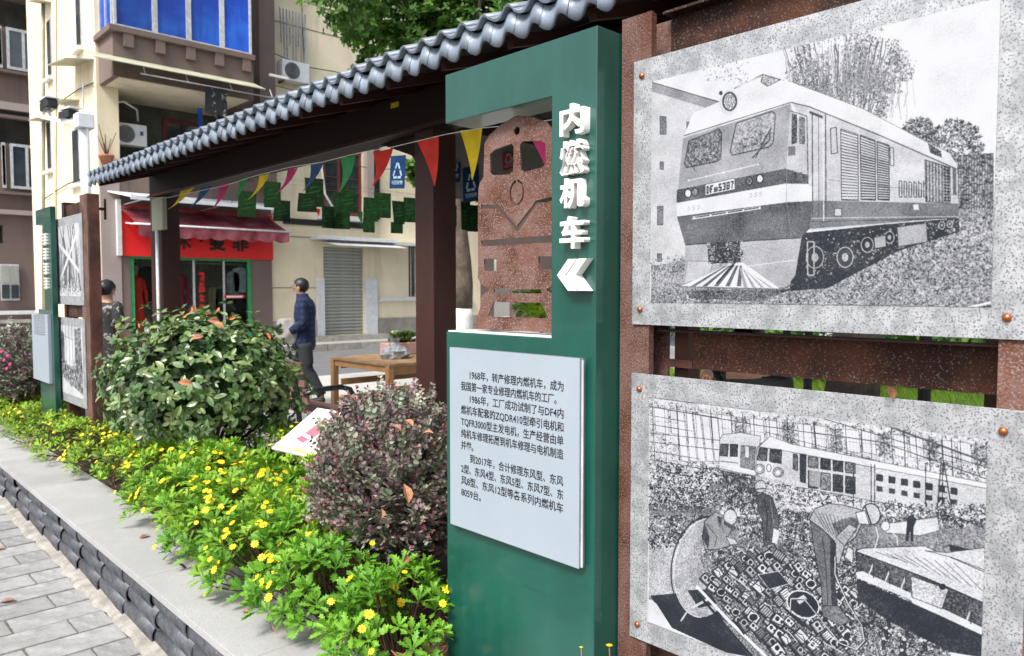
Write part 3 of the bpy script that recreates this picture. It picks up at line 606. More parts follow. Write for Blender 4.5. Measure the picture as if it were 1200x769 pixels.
Y0b, Y1b, Z0b, Z1b = .428, 1.238, .632, 1.258
H2 = int(W_ * (Z1b - Z0b) / (Y1b - Y0b))
def tr2(x, y):
    v = atX(720 + x / 1.927, 370 + y / 1.927, 1.692); return ((Y1b - v.y) / (Y1b - Y0b) * W_, (Z1b - v.z) / (Z1b - Z0b) * H2)
def shop_print():
    s = Print(W_, H2, tr2, .88); g = random.Random(5)
    # factory wall, with tall windows and crane rails
    s.poly([(78, 184), (850, 275), (850, 560), (78, 520)], .84, .22, 4)
    s.clutter([(78, 190), (850, 280), (850, 480), (78, 440)], 4200, .15, 1, 21, 9)
    for k in range(22):
        x = 90 + k * 36; t = 205 + (x - 80) * .115; h = 62 - k * .6
        if k % 3 != 2:
            s.poly([(x, t), (x + 30, t + 4), (x + 34, t + h), (x + 4, t + h - 6)], .97, .03, ol=.45)
            for j in range(1, 4): s.line([(x + j * 7.5, t), (x + j * 7.5 + 4, t + h)], .5, .6)
            s.line([(x, t + h * .5), (x + 32, t + h * .5 + 4)], .7, .5)
        else: s.poly([(x, t), (x + 28, t + 4), (x + 30, t + h), (x + 4, t + h)], .55, .5, 3); s.clutter([(x, t), (x + 28, t + 4), (x + 30, t + h), (x + 4, t + h)], 60, .2, .8, 100 + k, 6)
    for k in range(5):
        s.poly([(140 + k * 19, 215 + k * 3), (156 + k * 19, 218 + k * 3), (168 + k * 19, 330), (152 + k * 19, 328)], .97, .02, ol=.4)
    s.line([(78, 184), (850, 277)], 1.8, .1); s.line([(78, 205), (340, 250), (600, 285), (850, 372)], 1.6, .3); s.line([(380, 210), (620, 250), (850, 335)], 2.6, .3); s.line([(340, 262), (850, 395)], 1.1, .35)
    s.line([(470, 232), (850, 345)], 1.2, .2)
    for k in range(30): s.line([(350 + k * 16, 262 + k * 4.0), (350 + k * 16, 292 + k * 4.4)], .7, .3)
    s.line([(345, 292), (830, 425)], .9, .3)
    for k in range(30):
        x = 84 + k * 26 + g.uniform(-6, 6); t = 195 + (x - 80) * .12; s.line([(x, t), (x + 6, t + g.uniform(60, 160))], g.uniform(.8, 1.8), g.uniform(.1, .35))
    for k in range(9): s.line([(80, 225 + k * 20), (g.uniform(150, 240), 240 + k * 21)], 1.3, g.uniform(.15, .4))
    s.clutter([(78, 330), (235, 345), (235, 430), (78, 430)], 900, .0, .95, 88, 12)
    s.poly([(78, 428), (240, 430), (240, 470), (78, 472)], .45, .35, 2)
    for k in range(40): s.line([(80 + k * 4, 432), (80 + k * 4, 468)], .7, .25)
    # second engine
    s.poly([(238, 280), (245, 268), (285, 264), (330, 272), (325, 350), (318, 362), (236, 345)], .86, .08, ol=.3)
    s.poly([(240, 290), (258, 290), (256, 318), (238, 316)], .3, .3, ol=.1); s.poly([(262, 290), (279, 291), (278, 318), (261, 318)], .2, .3, ol=.1)
    s.poly([(285, 292), (320, 295), (318, 350), (284, 343)], .45, .25); s.poly([(296, 295), (304, 296), (303, 320), (296, 319)], .9); s.line([(236, 335), (318, 352)], 2.5, .95); s.line([(238, 328), (280, 333)], 1.4, .3)
    s.poly([(236, 348), (330, 364), (330, 420), (300, 440), (230, 420)], .30, .4, 3); s.clutter([(210, 350), (330, 364), (330, 430), (215, 425)], 300, .05, .95, 22, 11)
    s.ell((232, 405), 20, 26, .42, .2); s.line([(185, 400), (222, 352), (232, 352)], 2, .85)
    # railcar with two front windows
    s.poly([(322, 300), (330, 290), (348, 276), (372, 296), (400, 305), (850, 392), (850, 470), (540, 410), (420, 388), (345, 380), (320, 355)], .80, .10, 3, ol=.3)
    s.poly([(326, 296), (352, 272), (400, 290), (850, 380), (850, 392), (400, 308)], .93, .05, ol=.35)
    s.poly([(328, 298), (346, 300), (344, 328), (322, 326)], .28, .3, 3, ol=.05); s.poly([(352, 300), (378, 303), (377, 334), (350, 330)], .22, .3, 3, ol=.05)
    for x, y in ((328, 346), (370, 354)): s.ell((x, y), 12, 11, .6, .2); s.ell((x, y), 12, 11, .2, wd=1); s.ell((x, y), 5, 5, .92)
    s.ell((349, 344), 9, 15, .95); s.ell((349, 344), 5, 9, .25, wd=1.4); s.poly([(318, 362), (384, 372), (390, 392), (322, 385)], .7, .3, 3)
    s.clutter([(318, 375), (400, 385), (560, 420), (330, 430)], 420, .05, .95, 23, 10)
    s.poly([(404, 312), (414, 314), (414, 350), (404, 347)], .35, .3, ol=.1); s.poly([(419, 312), (433, 314), (432, 378), (420, 375)], .18, .3, ol=.1)
    for k in range(4):
        x = 438 + k * 28
        for (ya, yb) in ((318, 342), (350, 388)): s.poly([(x, ya + k * 4), (x + 22, ya + 3 + k * 4), (x + 22, yb + 3 + k * 4), (x, yb + k * 4)], .15 if (k + ya) % 3 else .45, .35, 3, ol=.05)
    s.poly([(440, 350), (465, 353), (465, 388), (440, 384)], .6, .08)
    for k in range(7): s.poly([(592 + k * 28, 358 + k * 5), (606 + k * 28, 360 + k * 5), (606 + k * 28, 374 + k * 5), (592 + k * 28, 372 + k * 5)], .15, ol=.05); s.poly([(592 + k * 28, 384 + k * 5), (606 + k * 28, 386 + k * 5), (606 + k * 28, 398 + k * 5), (592 + k * 28, 396 + k * 5)], .2)
    for x in (540, 580, 588, 703, 741): s.line([(x, 335), (x, 430)], 1.2, .15)
    for k in range(9): s.line([(736, 345 + k * 13), (752, 348 + k * 13)], 1.2, .15)
    s.line([(738, 330), (728, 455)], 1.6, .2); s.line([(744, 330), (765, 455)], 1.6, .2)
    # far floor and clutter
    s.poly([(370, 440), (850, 465), (850, 540), (560, 540), (370, 500)], .50, .25, 3)
    s.clutter([(590, 420), (850, 430), (850, 475), (600, 480)], 900, .05, .95, 24, 11)
    s.poly([(610, 470), (730, 455), (735, 485), (690, 497), (612, 490)], .85, .1, ol=.3)
    s.poly([(662, 452), (676, 450), (682, 462), (676, 478), (675, 510), (670, 510), (668, 485), (664, 510), (658, 508), (660, 478)], .12, .1)
    s.poly([(78, 440), (560, 470), (620, 560), (400, 769), (78, 640)], .52, .3, 3)
    s.poly([(78, 515), (200, 515), (200, 630), (78, 632)], .70, .25, 3)
    s.clutter([(78, 450), (200, 455), (200, 520), (78, 525)], 700, .05, .95, 25, 13)
    for k in range(16): s.line([(370 + k * 6, 455 + k * 2), (366 + k * 6, 490 + k * 2)], .9, .25)
    s.line([(360, 452), (470, 486)], 1.8, .8); s.line([(355, 490), (455, 520)], 1.6, .8)
    s.clutter([(280, 430), (440, 440), (440, 540), (280, 530)], 1400, .0, 1.0, 26, 10); s.clutter([(78, 380), (320, 400), (320, 440), (78, 440)], 1100, .05, .98, 66, 9)
    # curved casing and black pit
    s.poly([(82, 632), (150, 626), (200, 640), (360, 769), (240, 769), (120, 700)], .12, .14, 3)
    s.ell((205, 570), 68, 112, .68, .22, rot=.12); s.ell((205, 570), 76, 117, .10, a0=2.2, a1=4.9, wd=2.6, rot=.12); s.ell((205, 570), 70, 112, .95, a0=1.5, a1=4.9, wd=1.6, rot=.12)
    s.line([(150, 560), (200, 545), (262, 560)], 1, .3); s.ell((205, 560), 40, 60, .6, .25, rot=.12); s.poly([(165, 620), (215, 618), (232, 650), (190, 660)], .15, .15); s.line([(175, 660), (212, 640)], 4, .85); s.line([(150, 690), (170, 660)], 3, .75)
    # engine block: rows of cylinders running down to the right
    s.poly([(190, 540), (300, 500), (520, 520), (760, 720), (760, 800), (330, 800), (250, 700)], .45, .4, 3)
    s.clutter([(200, 530), (520, 500), (760, 740), (420, 790)], 5200, .0, 1.0, 27, 10); s.clutter([(430, 540), (560, 560), (760, 720), (560, 760)], 1200, .0, 1.0, 57, 13)
    s.line([(185, 610), (260, 690), (345, 772)], 6, .93); s.line([(183, 622), (255, 704), (320, 780)], 5, .10)
    mg = random.Random(77)
    cells = [(u + mg.uniform(-.35, .35), v + mg.uniform(-.35, .35)) for v in range(19) for u in range(8)]
    for u, v in cells:                                    # cylinder heads, studs, pipes and covers in rows along the block
        u = (u + .5) / 8; v = (v + .5) / 19
        x = (190 * (1 - u) + 320 * u) * (1 - v) + (430 * (1 - u) + 800 * u) * v; y = (598 * (1 - u) + 514 * u) * (1 - v) + (860 * (1 - u) + 740 * u) * v
        if y > 805: continue
        sz = mg.uniform(7, 12) * (1 + .5 * v); an = .78 + mg.uniform(-.2, .2); ca, sa = math.cos(an), math.sin(an)
        R_q = lambda a, b: (x + (a * ca - b * sa) * sz, y + (a * sa + b * ca) * sz)
        s.poly([R_q(-1.2, -.9), R_q(1.2, -.9), R_q(1.2, 1.0), R_q(-1.2, 1.0)], .05, .1); t_ = mg.choice((.95, .85, .7, .5))
        s.poly([R_q(-.95, -.75), R_q(.95, -.75), R_q(.95, .45), R_q(-.95, .45)], t_, .15); s.poly([R_q(-.95, .45), R_q(.95, .45), R_q(.95, .7), R_q(-.95, .7)], t_ * .45, .1)
        kk = mg.random()
        if kk < .45: s.ell(R_q(-.35, -.2), sz * .34, sz * .38, .04); s.ell(R_q(-.35, -.2), sz * .42, sz * .46, .98, wd=.9); s.ell(R_q(.5, -.2), sz * .22, sz * .26, .06)
        elif kk < .6: s.ell(R_q(0, -.1), sz * .75, sz * .62, .05); s.ell(R_q(0, -.1), sz * .85, sz * .7, .95, wd=1.5)
        elif kk < .8: s.line([R_q(-.9, 0), R_q(0, -.4), R_q(.9, 0)], 1.5, .1); s.line([R_q(-.9, .3), R_q(.9, .35)], 1.0, .95)
        else:
            for q_ in (-.6, -.2, .2, .6): s.line([R_q(q_, -.7), R_q(q_, .5)], 1.0, .1)
    for _ in range(26):
        x = mg.uniform(240, 640); y = 545 + (x - 240) * .5 + mg.uniform(-40, 90); s.line([(x, y), (x + mg.uniform(20, 50), y + mg.uniform(12, 40))], 1.6, mg.choice((.97, .05)))
    s.poly([(325, 585), (370, 577), (395, 605), (350, 618)], .08, .15, ol=.9); s.ell((426, 652), 36, 26, .08, .1, rot=.5); s.ell((426, 652), 38, 29, .93, wd=2, rot=.5)
    s.poly([(410, 640), (428, 630), (436, 640), (418, 652)], .8)
    s.poly([(540, 660), (700, 680), (760, 740), (750, 800), (540, 800)], .50, .4, 3); s.clutter([(530, 640), (700, 670), (760, 760), (540, 800)], 1500, .04, .98, 28, 12)
    for k in range(13):
        x, y = 575 + (k * 41) % 170, 655 + (k * 23) % 80 + k * 3
        s.poly([(x, y), (x + 7, y - 1), (x + 8, y + 24), (x + 1, y + 25)], .2, .2, ol=.05); s.ell((x + 4, y), 4.5, 3.5, .85)
    # platform on the right
    s.poly([(545, 532), (560, 525), (700, 520), (850, 585), (850, 655), (700, 590)], .88, .22, 3, ol=.15)
    s.poly([(545, 532), (700, 592), (850, 655), (850, 712), (720, 650), (548, 580)], .28, .28, 3, ol=.05)
    s.poly([(545, 580), (560, 577), (700, 640), (690, 650), (548, 592)], .90, .1); s.poly([(735, 672), (745, 665), (850, 715), (850, 728), (735, 680)], .92, .1)
    s.poly([(548, 594), (720, 670), (850, 730), (850, 775), (760, 760), (620, 690), (550, 640)], .14, .14, 3)
    s.poly([(670, 588), (755, 618), (740, 662), (672, 636)], .78, .3, 3, ol=.15); s.ell((741, 612), 8, 7, .06)
    for x, y in ((585, 560), (622, 575), (658, 590), (805, 665)): s.line([(x, y), (x - 14, y + 34)], 2, .85); s.line([(x, y - 4), (x, y + 32)], 1.4, .1)
    s.poly([(700, 530), (750, 535), (850, 522), (850, 580), (760, 545)], .82, .15, ol=.2); s.poly([(755, 516), (805, 528), (760, 532)], .08)
    for k in range(9): s.line([(590 + k * 22, 533 + k * 3), (640 + k * 24, 550 + k * 9)], 1.0, .35)
    # workers: left crouching, middle standing, right bending over
    s.poly([(198, 500), (205, 462), (228, 444), (248, 452), (268, 478), (256, 500), (262, 520), (232, 528), (205, 528)], .60, .12, 3, ol=.02); s.poly([(198, 500), (205, 470), (215, 500), (212, 528)], .25, .2); s.poly([(232, 452), (246, 456), (238, 480)], .3, .2)
    s.line([(208, 470), (232, 500), (226, 522)], 1.2, .15); s.line([(235, 455), (248, 490)], 1.1, .2); s.poly([(252, 498), (272, 505), (280, 516), (262, 518)], .82, ol=.1)
    s.ell((262, 455), 15, 18, .78, .15); s.ell((262, 455), 15, 18, .1, wd=1.3); s.poly([(248, 462), (276, 478), (270, 486), (246, 470)], .3, .2)
    s.poly([(322, 408), (336, 400), (356, 410), (372, 455), (368, 512), (338, 520), (334, 462), (324, 440)], .30, .12, 3, ol=.02); s.line([(338, 415), (346, 450), (342, 510)], 1.5, .08); s.line([(352, 415), (360, 470)], 1.2, .55); s.poly([(360, 480), (372, 486), (368, 515), (356, 512)], .9)
    s.ell((330, 386), 13, 14, .72, .2); s.ell((330, 386), 13, 14, .1, wd=1.2); s.line([(318, 392), (344, 390)], 2, .2)
    s.poly([(440, 462), (452, 436), (485, 424), (520, 428), (556, 438), (566, 455), (545, 500), (520, 520), (508, 560), (497, 560), (498, 510), (470, 482)], .70, .14, 3, ol=.02); s.poly([(490, 470), (530, 455), (556, 458), (545, 490), (515, 510)], .40, .2)
    s.poly([(442, 462), (472, 484), (500, 515), (498, 600), (505, 660), (470, 672), (468, 610), (452, 530)], .42, .12, 3, ol=.02); s.poly([(488, 505), (500, 515), (498, 600), (505, 655), (492, 660), (488, 600)], .18, .15); s.line([(470, 500), (478, 570), (482, 650)], 1.2, .2)
    for k in range(9): s.line([(450 + k * 9, 440 + k * 2), (478 + k * 6, 485 + k * 3)], .9, .2)
    s.poly([(468, 655), (505, 655), (535, 690), (510, 700), (470, 678)], .45, .2, ol=.05); s.poly([(500, 500), (530, 470), (548, 480), (520, 520)], .7, .2, 3, ol=.15)
    s.poly([(528, 520), (540, 530), (538, 560), (520, 545)], .85, .2, ol=.1); s.ell((580, 448), 20, 24, .80, .1, rot=-.3); s.ell((580, 448), 20, 24, .08, wd=1.5, rot=-.3); s.line([(566, 430), (580, 470)], 2.2, .15)
    s.poly([(545, 445), (566, 440), (576, 472), (552, 470)], .92, ol=.2); s.ell((612, 475), 10, 11, .85); s.ell((612, 475), 10, 11, .2, wd=1)
    s.line([(590, 476), (596, 500), (588, 526)], 1.5, .95); s.line([(620, 482), (638, 500), (640, 520)], 1.5, .9)
    pts = [(500, 545), (500, 585), (528, 650), (560, 700), (566, 735), (548, 755), (510, 740), (470, 690), (430, 640), (400, 640), (398, 670)]
    s.line(pts, 3.2, .12); s.line([(p[0] - 1.5, p[1] - 1) for p in pts], 1.5, .92)
    s.poly([(78, 640), (95, 650), (130, 705), (250, 760), (330, 775), (330, 800), (78, 800)], .93, .02)
    return s
m2 = shop_print().image('workshop_print', grain=.16, pw=1.75)
print_card('printed_sheet', m2, 1.6915, Y0b, Y1b, Z0b, Z1b, fr, .0013)

# ------------------------------------------------------------------ far sign and frame
fs = thing('station_sign', 'far green sign with pale text board beside the rusty post, beyond the round leafy bush', 'sign', (1.62, 7.5, .27))
fr2 = thing('display_frame', 'far rusty frame with two faded grey prints, behind the round leafy bush', 'display frame', (1.7, 6.8, .27))
fy1, fy0 = 7.83, atX(60, 300, 1.6).y
sign_body(fs, 1.6, .042, fy1, fy0, top - .01, atX(51, 300, 1.6).y, nB - .03, atX(51, 262, 1.6).z)
B(1.575, 1.599, atX(56.5, 400, 1.575).y, atX(38, 400, 1.575).y, tz0 - .02, tz1 - .02).build('text_board', M['board'], fs)
ya, yb_ = atX(53, 400, 1.574).y, atX(40.5, 400, 1.574).y
for k in range(10): B(1.573, 1.5745, ya, yb_ if k else yb_ - .1, 1.335 - k * .0205 * .95, 1.345 - k * .0205 * .95).build('text_line', M['board_side'], fs)
g = random.Random(4)
for k in range(4):                                     # raised characters, too far away to be read
    z = 2.03 - k * .125; mb = MB(); y = atX(57, 300, 1.6).y
    for j in range(4): mb.box(1.582, 1.6, y, y + .11, z - j * .026 - .012, z - j * .026)
    mb.box(1.584, 1.6, y + .045, y + .06, z - .10, z + .0); mb.build('letter', M['white'], fs)
px_ = [atX(66.5, 300, 1.66).y, atX(97, 300, 1.66).y]
yA, yB2 = px_[0], px_[1]
for (z0, z1, sd_) in ((atX(97, 358, 1.66).z, atX(97, 249, 1.66).z, 31), (atX(97, 478, 1.66).z, atX(97, 374, 1.66).z, 32)):
    B(1.66, 1.664, yB2, yA, z0, z1).build('zinc_panel', M['zinc'], fr2)
    s = Print(300, 260, lambda x, y: (x, y), .78); gg = random.Random(sd_)
    if sd_ == 31:
        for k in range(14): x = gg.uniform(10, 280); s.poly([(x, gg.uniform(10, 150)), (x + gg.uniform(10, 40), gg.uniform(10, 150)), (x + gg.uniform(10, 50), 230), (x - 10, 230)], gg.uniform(.25, .75), .3)
        for k in range(9): s.line([(gg.uniform(0, 300), 0), (gg.uniform(0, 300), 240)], 4, .3)
        s.line([(20, 60), (280, 170)], 8, .85); s.line([(30, 200), (260, 40)], 7, .85); s.clutter([(0, 190), (300, 190), (300, 250), (0, 250)], 200, .1, .9, 3, 20)
    else:
        s.poly([(60, 40), (190, 50), (190, 150), (70, 150)], .85, .1, ol=.3); s.poly([(20, 20), (60, 30), (60, 150), (20, 150)], .25, .4); s.poly([(200, 10), (280, 0), (290, 170), (200, 160)], .35, .5, 5)
        s.poly([(20, 150), (290, 150), (290, 245), (20, 200)], .4, .5, 5); s.clutter([(10, 130), (290, 130), (290, 240), (20, 210)], 350, .05, .9, 4, 24)
        for k in range(6): s.line([(40 + k * 42, 0), (46 + k * 42, 170)], 3, .3)
    w6 = yA - yB2
    print_card('printed_sheet', s.image('faded_print', light=(.50, .51, .53), grain=.08), 1.6588, yB2 + .07, yA - .03, z0 + .07, z1 - .07, fr2, .001)
py = atX(97, 300, 1.665).y; py0 = atX(103, 300, 1.665).y
sx = atY(118, 300, py0).x
B(1.667, 1.678, py0, py + .06, .2, 2.29).build('front_plate', M['rust_pale'], fr2)
B(1.678, sx, py0, py0 + .012, .2, 2.29).build('beam_post', M['rust_dark'], fr2, bev=.001); B(sx - .012, sx, py0 + .012, py0 + .1, .2, 2.29).build('beam_post', M['rust_dark'], fr2)
B(1.672, 1.76, fy0 - .13, fy0 - .06, .2, 2.28).build('beam_post', M['rust'], fr2)
B(1.69, 1.70, py, fy0 - .13, 1.33, 1.44).build('crossbar', M['rust'], fr2); B(1.69, 1.70, py, fy0 - .13, 2.12, 2.25).build('crossbar', M['rust'], fr2)
pA = atY(118, 225, py0 + .03); B(sx, sx + .05, py0 + .02, py0 + .05, 2.17, 2.19).build('bracket', M['rust'], fr2); B(sx + .045, sx + .055, py0 + .02, py0 + .05, 2.1, 2.26).build('bracket', M['rust'], fr2)

# ------------------------------------------------------------------ pavilion: posts, beam, rafters, tiled eave
pv = thing('pavilion', 'long open pavilion with dark brown steel posts and a blue grey tiled roof', 'pavilion', (2.75, 4, 0))
def post(x0, x1, y0, y1, zt):
    B(x0, x1, y0, y1, 0, zt).build('post', M['post'], pv, bev=.004)
post(2.70, 2.87, 3.505, 3.68, 2.5); post(2.70, 2.88, atX(189, 300, 2.7).y - .02, atX(177, 300, 2.7).y, 2.5); post(2.70, 2.87, -.9, -.73, 2.5)
post(5.3, 5.47, 1.2, 1.37, 2.6)
B(2.66, 2.82, -1.2, 8.12, 2.475, 2.70).build('beam', M['beam'], pv, bev=.004)
B(2.64, 2.6595, -1.2, 8.14, 2.475, 2.487).build('beam_lip', M['post'], pv)
B(2.658, 2.67, -1.2, 8.13, 2.488, 2.50).build('beam_lip', M['post'], pv)
B(2.83, 5.3, 3.55, 3.66, 2.50, 2.62).build('cross_beam', M['beam'], pv); B(2.83, 2.95, 7.9, 8.02, 2.6, 2.7).build('cross_beam', M['beam'], pv)
MB().prism([(2.76, 3.69, 2.475), (2.76, 4.12, 2.475), (2.76, 3.69, 2.33)], (.06, 0, 0)).build('knee_brace', M['beam'], pv)
for i in range(19):
    y = .1 + i * .44
    MB().bar((2.17, y, 2.565), (2.74, y, 2.735), .035, .05).build('rafter', M['post'], pv)
MB().prism([(2.13, -1.2, 2.61), (2.78, -1.2, 2.83), (2.96, -1.2, 2.775), (2.96, -1.2, 2.76), (2.78, -1.2, 2.815), (2.13, -1.2, 2.595)], (0, 9.35, 0)).build('roof_boarding', M['soffit'], pv)
MB().prism([(2.83, 4.3, 2.64), (3.4, 4.75, 2.64), (5.6, 7.2, 2.64), (8.2, 6.0, 2.64), (8.2, -3, 2.64), (2.83, -3, 2.64)], (0, 0, .12)).build('pavilion_ceiling', M['soffit'], pv)
TW = .1405
def roof_tile(ln, th=.011, n=12):
    mb = MB(); top_, bot = [], []
    prof = []
    for k in range(n + 1):
        u = k / n
        z = .020 * math.sin(math.pi * min(1, u / .42)) if u < .42 else -.019 * max(0, math.sin(math.pi * (u - .42) / .58)) ** .9
        prof.append((u * (TW + .004), z))
    vs = []
    for x in (0, ln):
        for d in (0, -th): vs += [(x, p[0], p[1] + d) for p in prof]
    m = n + 1; f = []
    for k in range(n):
        f.append((k, 2 * m + k, 2 * m + k + 1, k + 1)); f.append((m + k, m + k + 1, 3 * m + k + 1, 3 * m + k)); f.append((k, k + 1, m + k + 1, m + k)); f.append((2 * m + k, 3 * m + k, 3 * m + k + 1, 2 * m + k + 1))
    f += [(0, m, 3 * m, 2 * m), (n, 2 * m + n, 3 * m + n, m + n)]
    return mb.add(vs, f)
def apron(n=16):
    mb = MB(); P_ = []
    for k in range(n + 1):
        u = k / n; z = .019 * math.sin(math.pi * min(1, u / .46)) if u < .46 else -.019 * max(0, math.sin(math.pi * (u - .46) / .54)) ** .8
        P_.append((u * (TW + .002), z))
    vs = []
    for d in (0, .010):
        vs += [(-z * .5 + d, y, z) for y, z in P_] + [(.006 - z * .5 + d, y, z * .8 + .045) for y, z in P_] + [(.020 - z * .5 + d, y, z * .6 + .088) for y, z in P_]
    m = n + 1; f = []
    for k in range(n):
        for a in (0, m): f.append((a + k, a + m + k, a + m + k + 1, a + k + 1)); f.append((3 * m + a + k, 3 * m + a + k + 1, 4 * m + a + k + 1, 4 * m + a + k))
        f.append((k, k + 1, 3 * m + k + 1, 3 * m + k)); f.append((2 * m + k, 5 * m + k, 5 * m + k + 1, 2 * m + k + 1))
    f += [(0, 3 * m, 5 * m, 2 * m), (n, 2 * m + n, 5 * m + n, 3 * m + n)]
    return mb.add(vs, f)
t0 = apron().mesh('roof_tile', M['rooftile'], True); t1 = roof_tile(.36).mesh('roof_tile', M['rooftile'], True)
for me in (t1,):
    me.polygons.foreach_set('use_smooth', [len(p.vertices) == 4 and abs(p.normal.z) > .25 for p in me.polygons])
rows = [(t0, 2.100, 2.550, 0), (t1, 2.090, 2.657, R(-19)), (t1, 2.40, 2.765, R(-17))]
NT = int((8.12 - .3) / TW)
for i in range(NT):
    y = 8.10 - (i + 1) * TW
    for (me, x, z, a) in rows:
        inst('roof_tile', me, pv, Matrix.Translation((x + random.uniform(-.002, .002), y + random.uniform(-.003, .003), z + random.uniform(-.0025, .0025))) @ Matrix.Rotation(a + random.uniform(-.02, .02), 4, 'Y') @ Matrix.Rotation(random.uniform(-.012, .012), 4, 'X'))
MB().tube([(2.79, -1.2, 2.86), (2.79, 8.15, 2.86)], .05, 10).build('roof_ridge', M['rooftile'], pv, True)
B(2.655, 2.6995, 7.75, 8.05, 2.14, 2.46).build('junction_box', M['canopy'], pv, bev=.004)
MB().tube([(2.66, 7.93, 2.14), (2.66, 7.93, .05)], .016, 8).build('drain_pipe', M['steelwhite'], pv, True)
fp = B(0, .09, -.002, .002, 0, .05)
B(2.6575, 2.6595, 0, .1, 0, .001)
q = atX(461, 107 + 17, 2.655); B(2.6565, 2.6595, q.y - .05, q.y + .03, q.z - .012, q.z + .018).build('yellow_tag', M['flagy'], pv)

# ------------------------------------------------------------------ bunting and hanging cards
def flag(pts3, m, name, parent, bulge=.03, n=5):
    """pennant: pts3 = top far, top near, tip"""
    a, b, c = [Vector(p) for p in pts3]; nrm = (b - a).cross(c - a).normalized(); vs = []; fs = []
    for i in range(n + 1):
        t = i / n; l = a.lerp(c, t); r = b.lerp(c, t); off = nrm * bulge * math.sin(t * 2.6)
        w_ = (r - l).length
        for j in range(4): u = j / 3; vs.append(l.lerp(r, u) + off + nrm * bulge * .35 * math.sin(u * math.pi) * (1 - t))
    k = len(vs); vs += [v + nrm * .0008 for v in vs]
    for i in range(n):
        for j in range(3):
            q = (i * 4 + j, i * 4 + j + 1, (i + 1) * 4 + j + 1, (i + 1) * 4 + j); fs.append(q); fs.append(tuple(k + x for x in reversed(q)))
    return MB().add(vs, fs).build(name, m, parent, True)
bt = thing('bunting', 'string of triangular pennants in red, yellow, green, blue and pink under the pavilion beam', 'bunting', (2.6, 5.5, 2.4))
SX = 2.60
sp = [(170, 232), (195, 232), (262, 218), (300, 206), (340, 196), (378, 190), (418, 180), (462, 172), (487, 166), (520, 158), (565, 150), (612, 146), (650, 140)]
MB().tube([atX(x, y, SX) for x, y in sp], .0022, 5).build('string', M['white'], bt, True)
fl = [((168, 232), (205, 221), (170, 231), 'flagr'), ((212, 224), (228, 219), (194, 246), 'flagy'), ((235, 219), (249, 217), (218, 245), 'flagb'), ((257, 217), (270, 213), (245, 246), 'flagp'),
      ((281, 210), (292, 206), (266, 240), 'flagg'), ((304, 206), (316, 203), (288, 234), 'flagy'), ((337, 198), (349, 197), (320, 228), 'flagp'), ((364, 193), (380, 189), (351, 225), 'flagb'),
      ((399, 185), (417, 182), (394, 226), 'flagg'), ((437, 178), (461, 173), (433, 219), 'flagr'), ((489, 166), (514, 160), (508, 219), 'flagr'), ((539, 153), (565, 150), (552, 211), 'flagy'),
      ((613, 148), (640, 142), (638, 196), 'flagp')]
for i, (a, b, c, m_) in enumerate(fl):
    if i == 0: P = [atX(185, 228, SX), atX(203, 222, SX), atX(168, 233, SX)]
    else: P = [atX(*a, SX), atX(*b, SX), atX(*c, SX)]
    d = .05 + .05 * (i % 3)
    P[2] = Vector((P[2].x, P[2].y, P[2].z))
    flag(P, M[m_], 'pennant', bt, .035 if i < 10 else .015)
def card(parent, name, x0, y0, x1, y1, X, m, lean=0, pr=None, rows_=4):
    A, C = atX(x0, y0, X), atX(x1, y1, X); D = atX(x0 + lean, y1 - (x1 - x0) * .05, X); Bp = atX(x1 - lean * .0, y0 + (x1 - x0) * .09, X)
    o = MB().prism([A, Bp, C, D], (.002, 0, 0)).build(name, m, parent)
    if pr:
        w_ = A.y - C.y; h_ = A.z - C.z
        for k in range(rows_):
            z = A.z - h_ * (.34 + .14 * k)
            ob = B(X - .0012, X - .0004, C.y + w_ * (.16 if k else .3), A.y - w_ * (.16 if k else .3), z - h_ * .035, z).build('print_line', pr, None); ob.parent = o
    return o
gs = thing('card_string', 'two strings of hanging dark green notice cards behind the pennants', 'notice cards', (5, 8, 2.7))
gc = [(280, 223, 300, 255), (309, 212, 329, 244), (322, 234, 340, 260), (350, 226, 371, 249), (357, 208, 379, 243), (377, 241, 392, 268), (390, 225, 399, 250), (399, 219, 417, 250), (393, 248, 410, 269),
      (426, 231, 443, 260), (425, 257, 439, 273), (438, 225, 458, 256), (459, 235, 474, 263), (458, 260, 472, 274), (473, 231, 487, 261), (524, 240, 535, 265), (540, 236, 551, 270), (548, 240, 562, 272)]
for i, (a, b, c, d) in enumerate(gc):
    X = 5.0 + (i % 3) * .35
    card(gs, 'green_card', a, b, c, d, X, M['card_g'], lean=random.uniform(-2.6, 2.6), pr=M['card_gp'], rows_=3)
for X, off in ((5.0, 0), (5.35, 3), (5.7, 1)):
    MB().tube([atX(270, 221 + off, X), atX(330, 209 + off * 2, X), atX(400, 216 + off * 2, X), atX(487, 228 + off, X), atX(575, 232, X)], .0012, 4).build('string', M['post'], gs, True)
flag([atX(368, 244, 5.5), atX(375, 245, 5.5), atX(373, 254, 5.5)], M['flagr'], 'pennant', gs, .01); flag([atX(417, 248, 5.5), atX(425, 248, 5.5), atX(423, 264, 5.5)], M['flagg'], 'pennant', gs, .01)
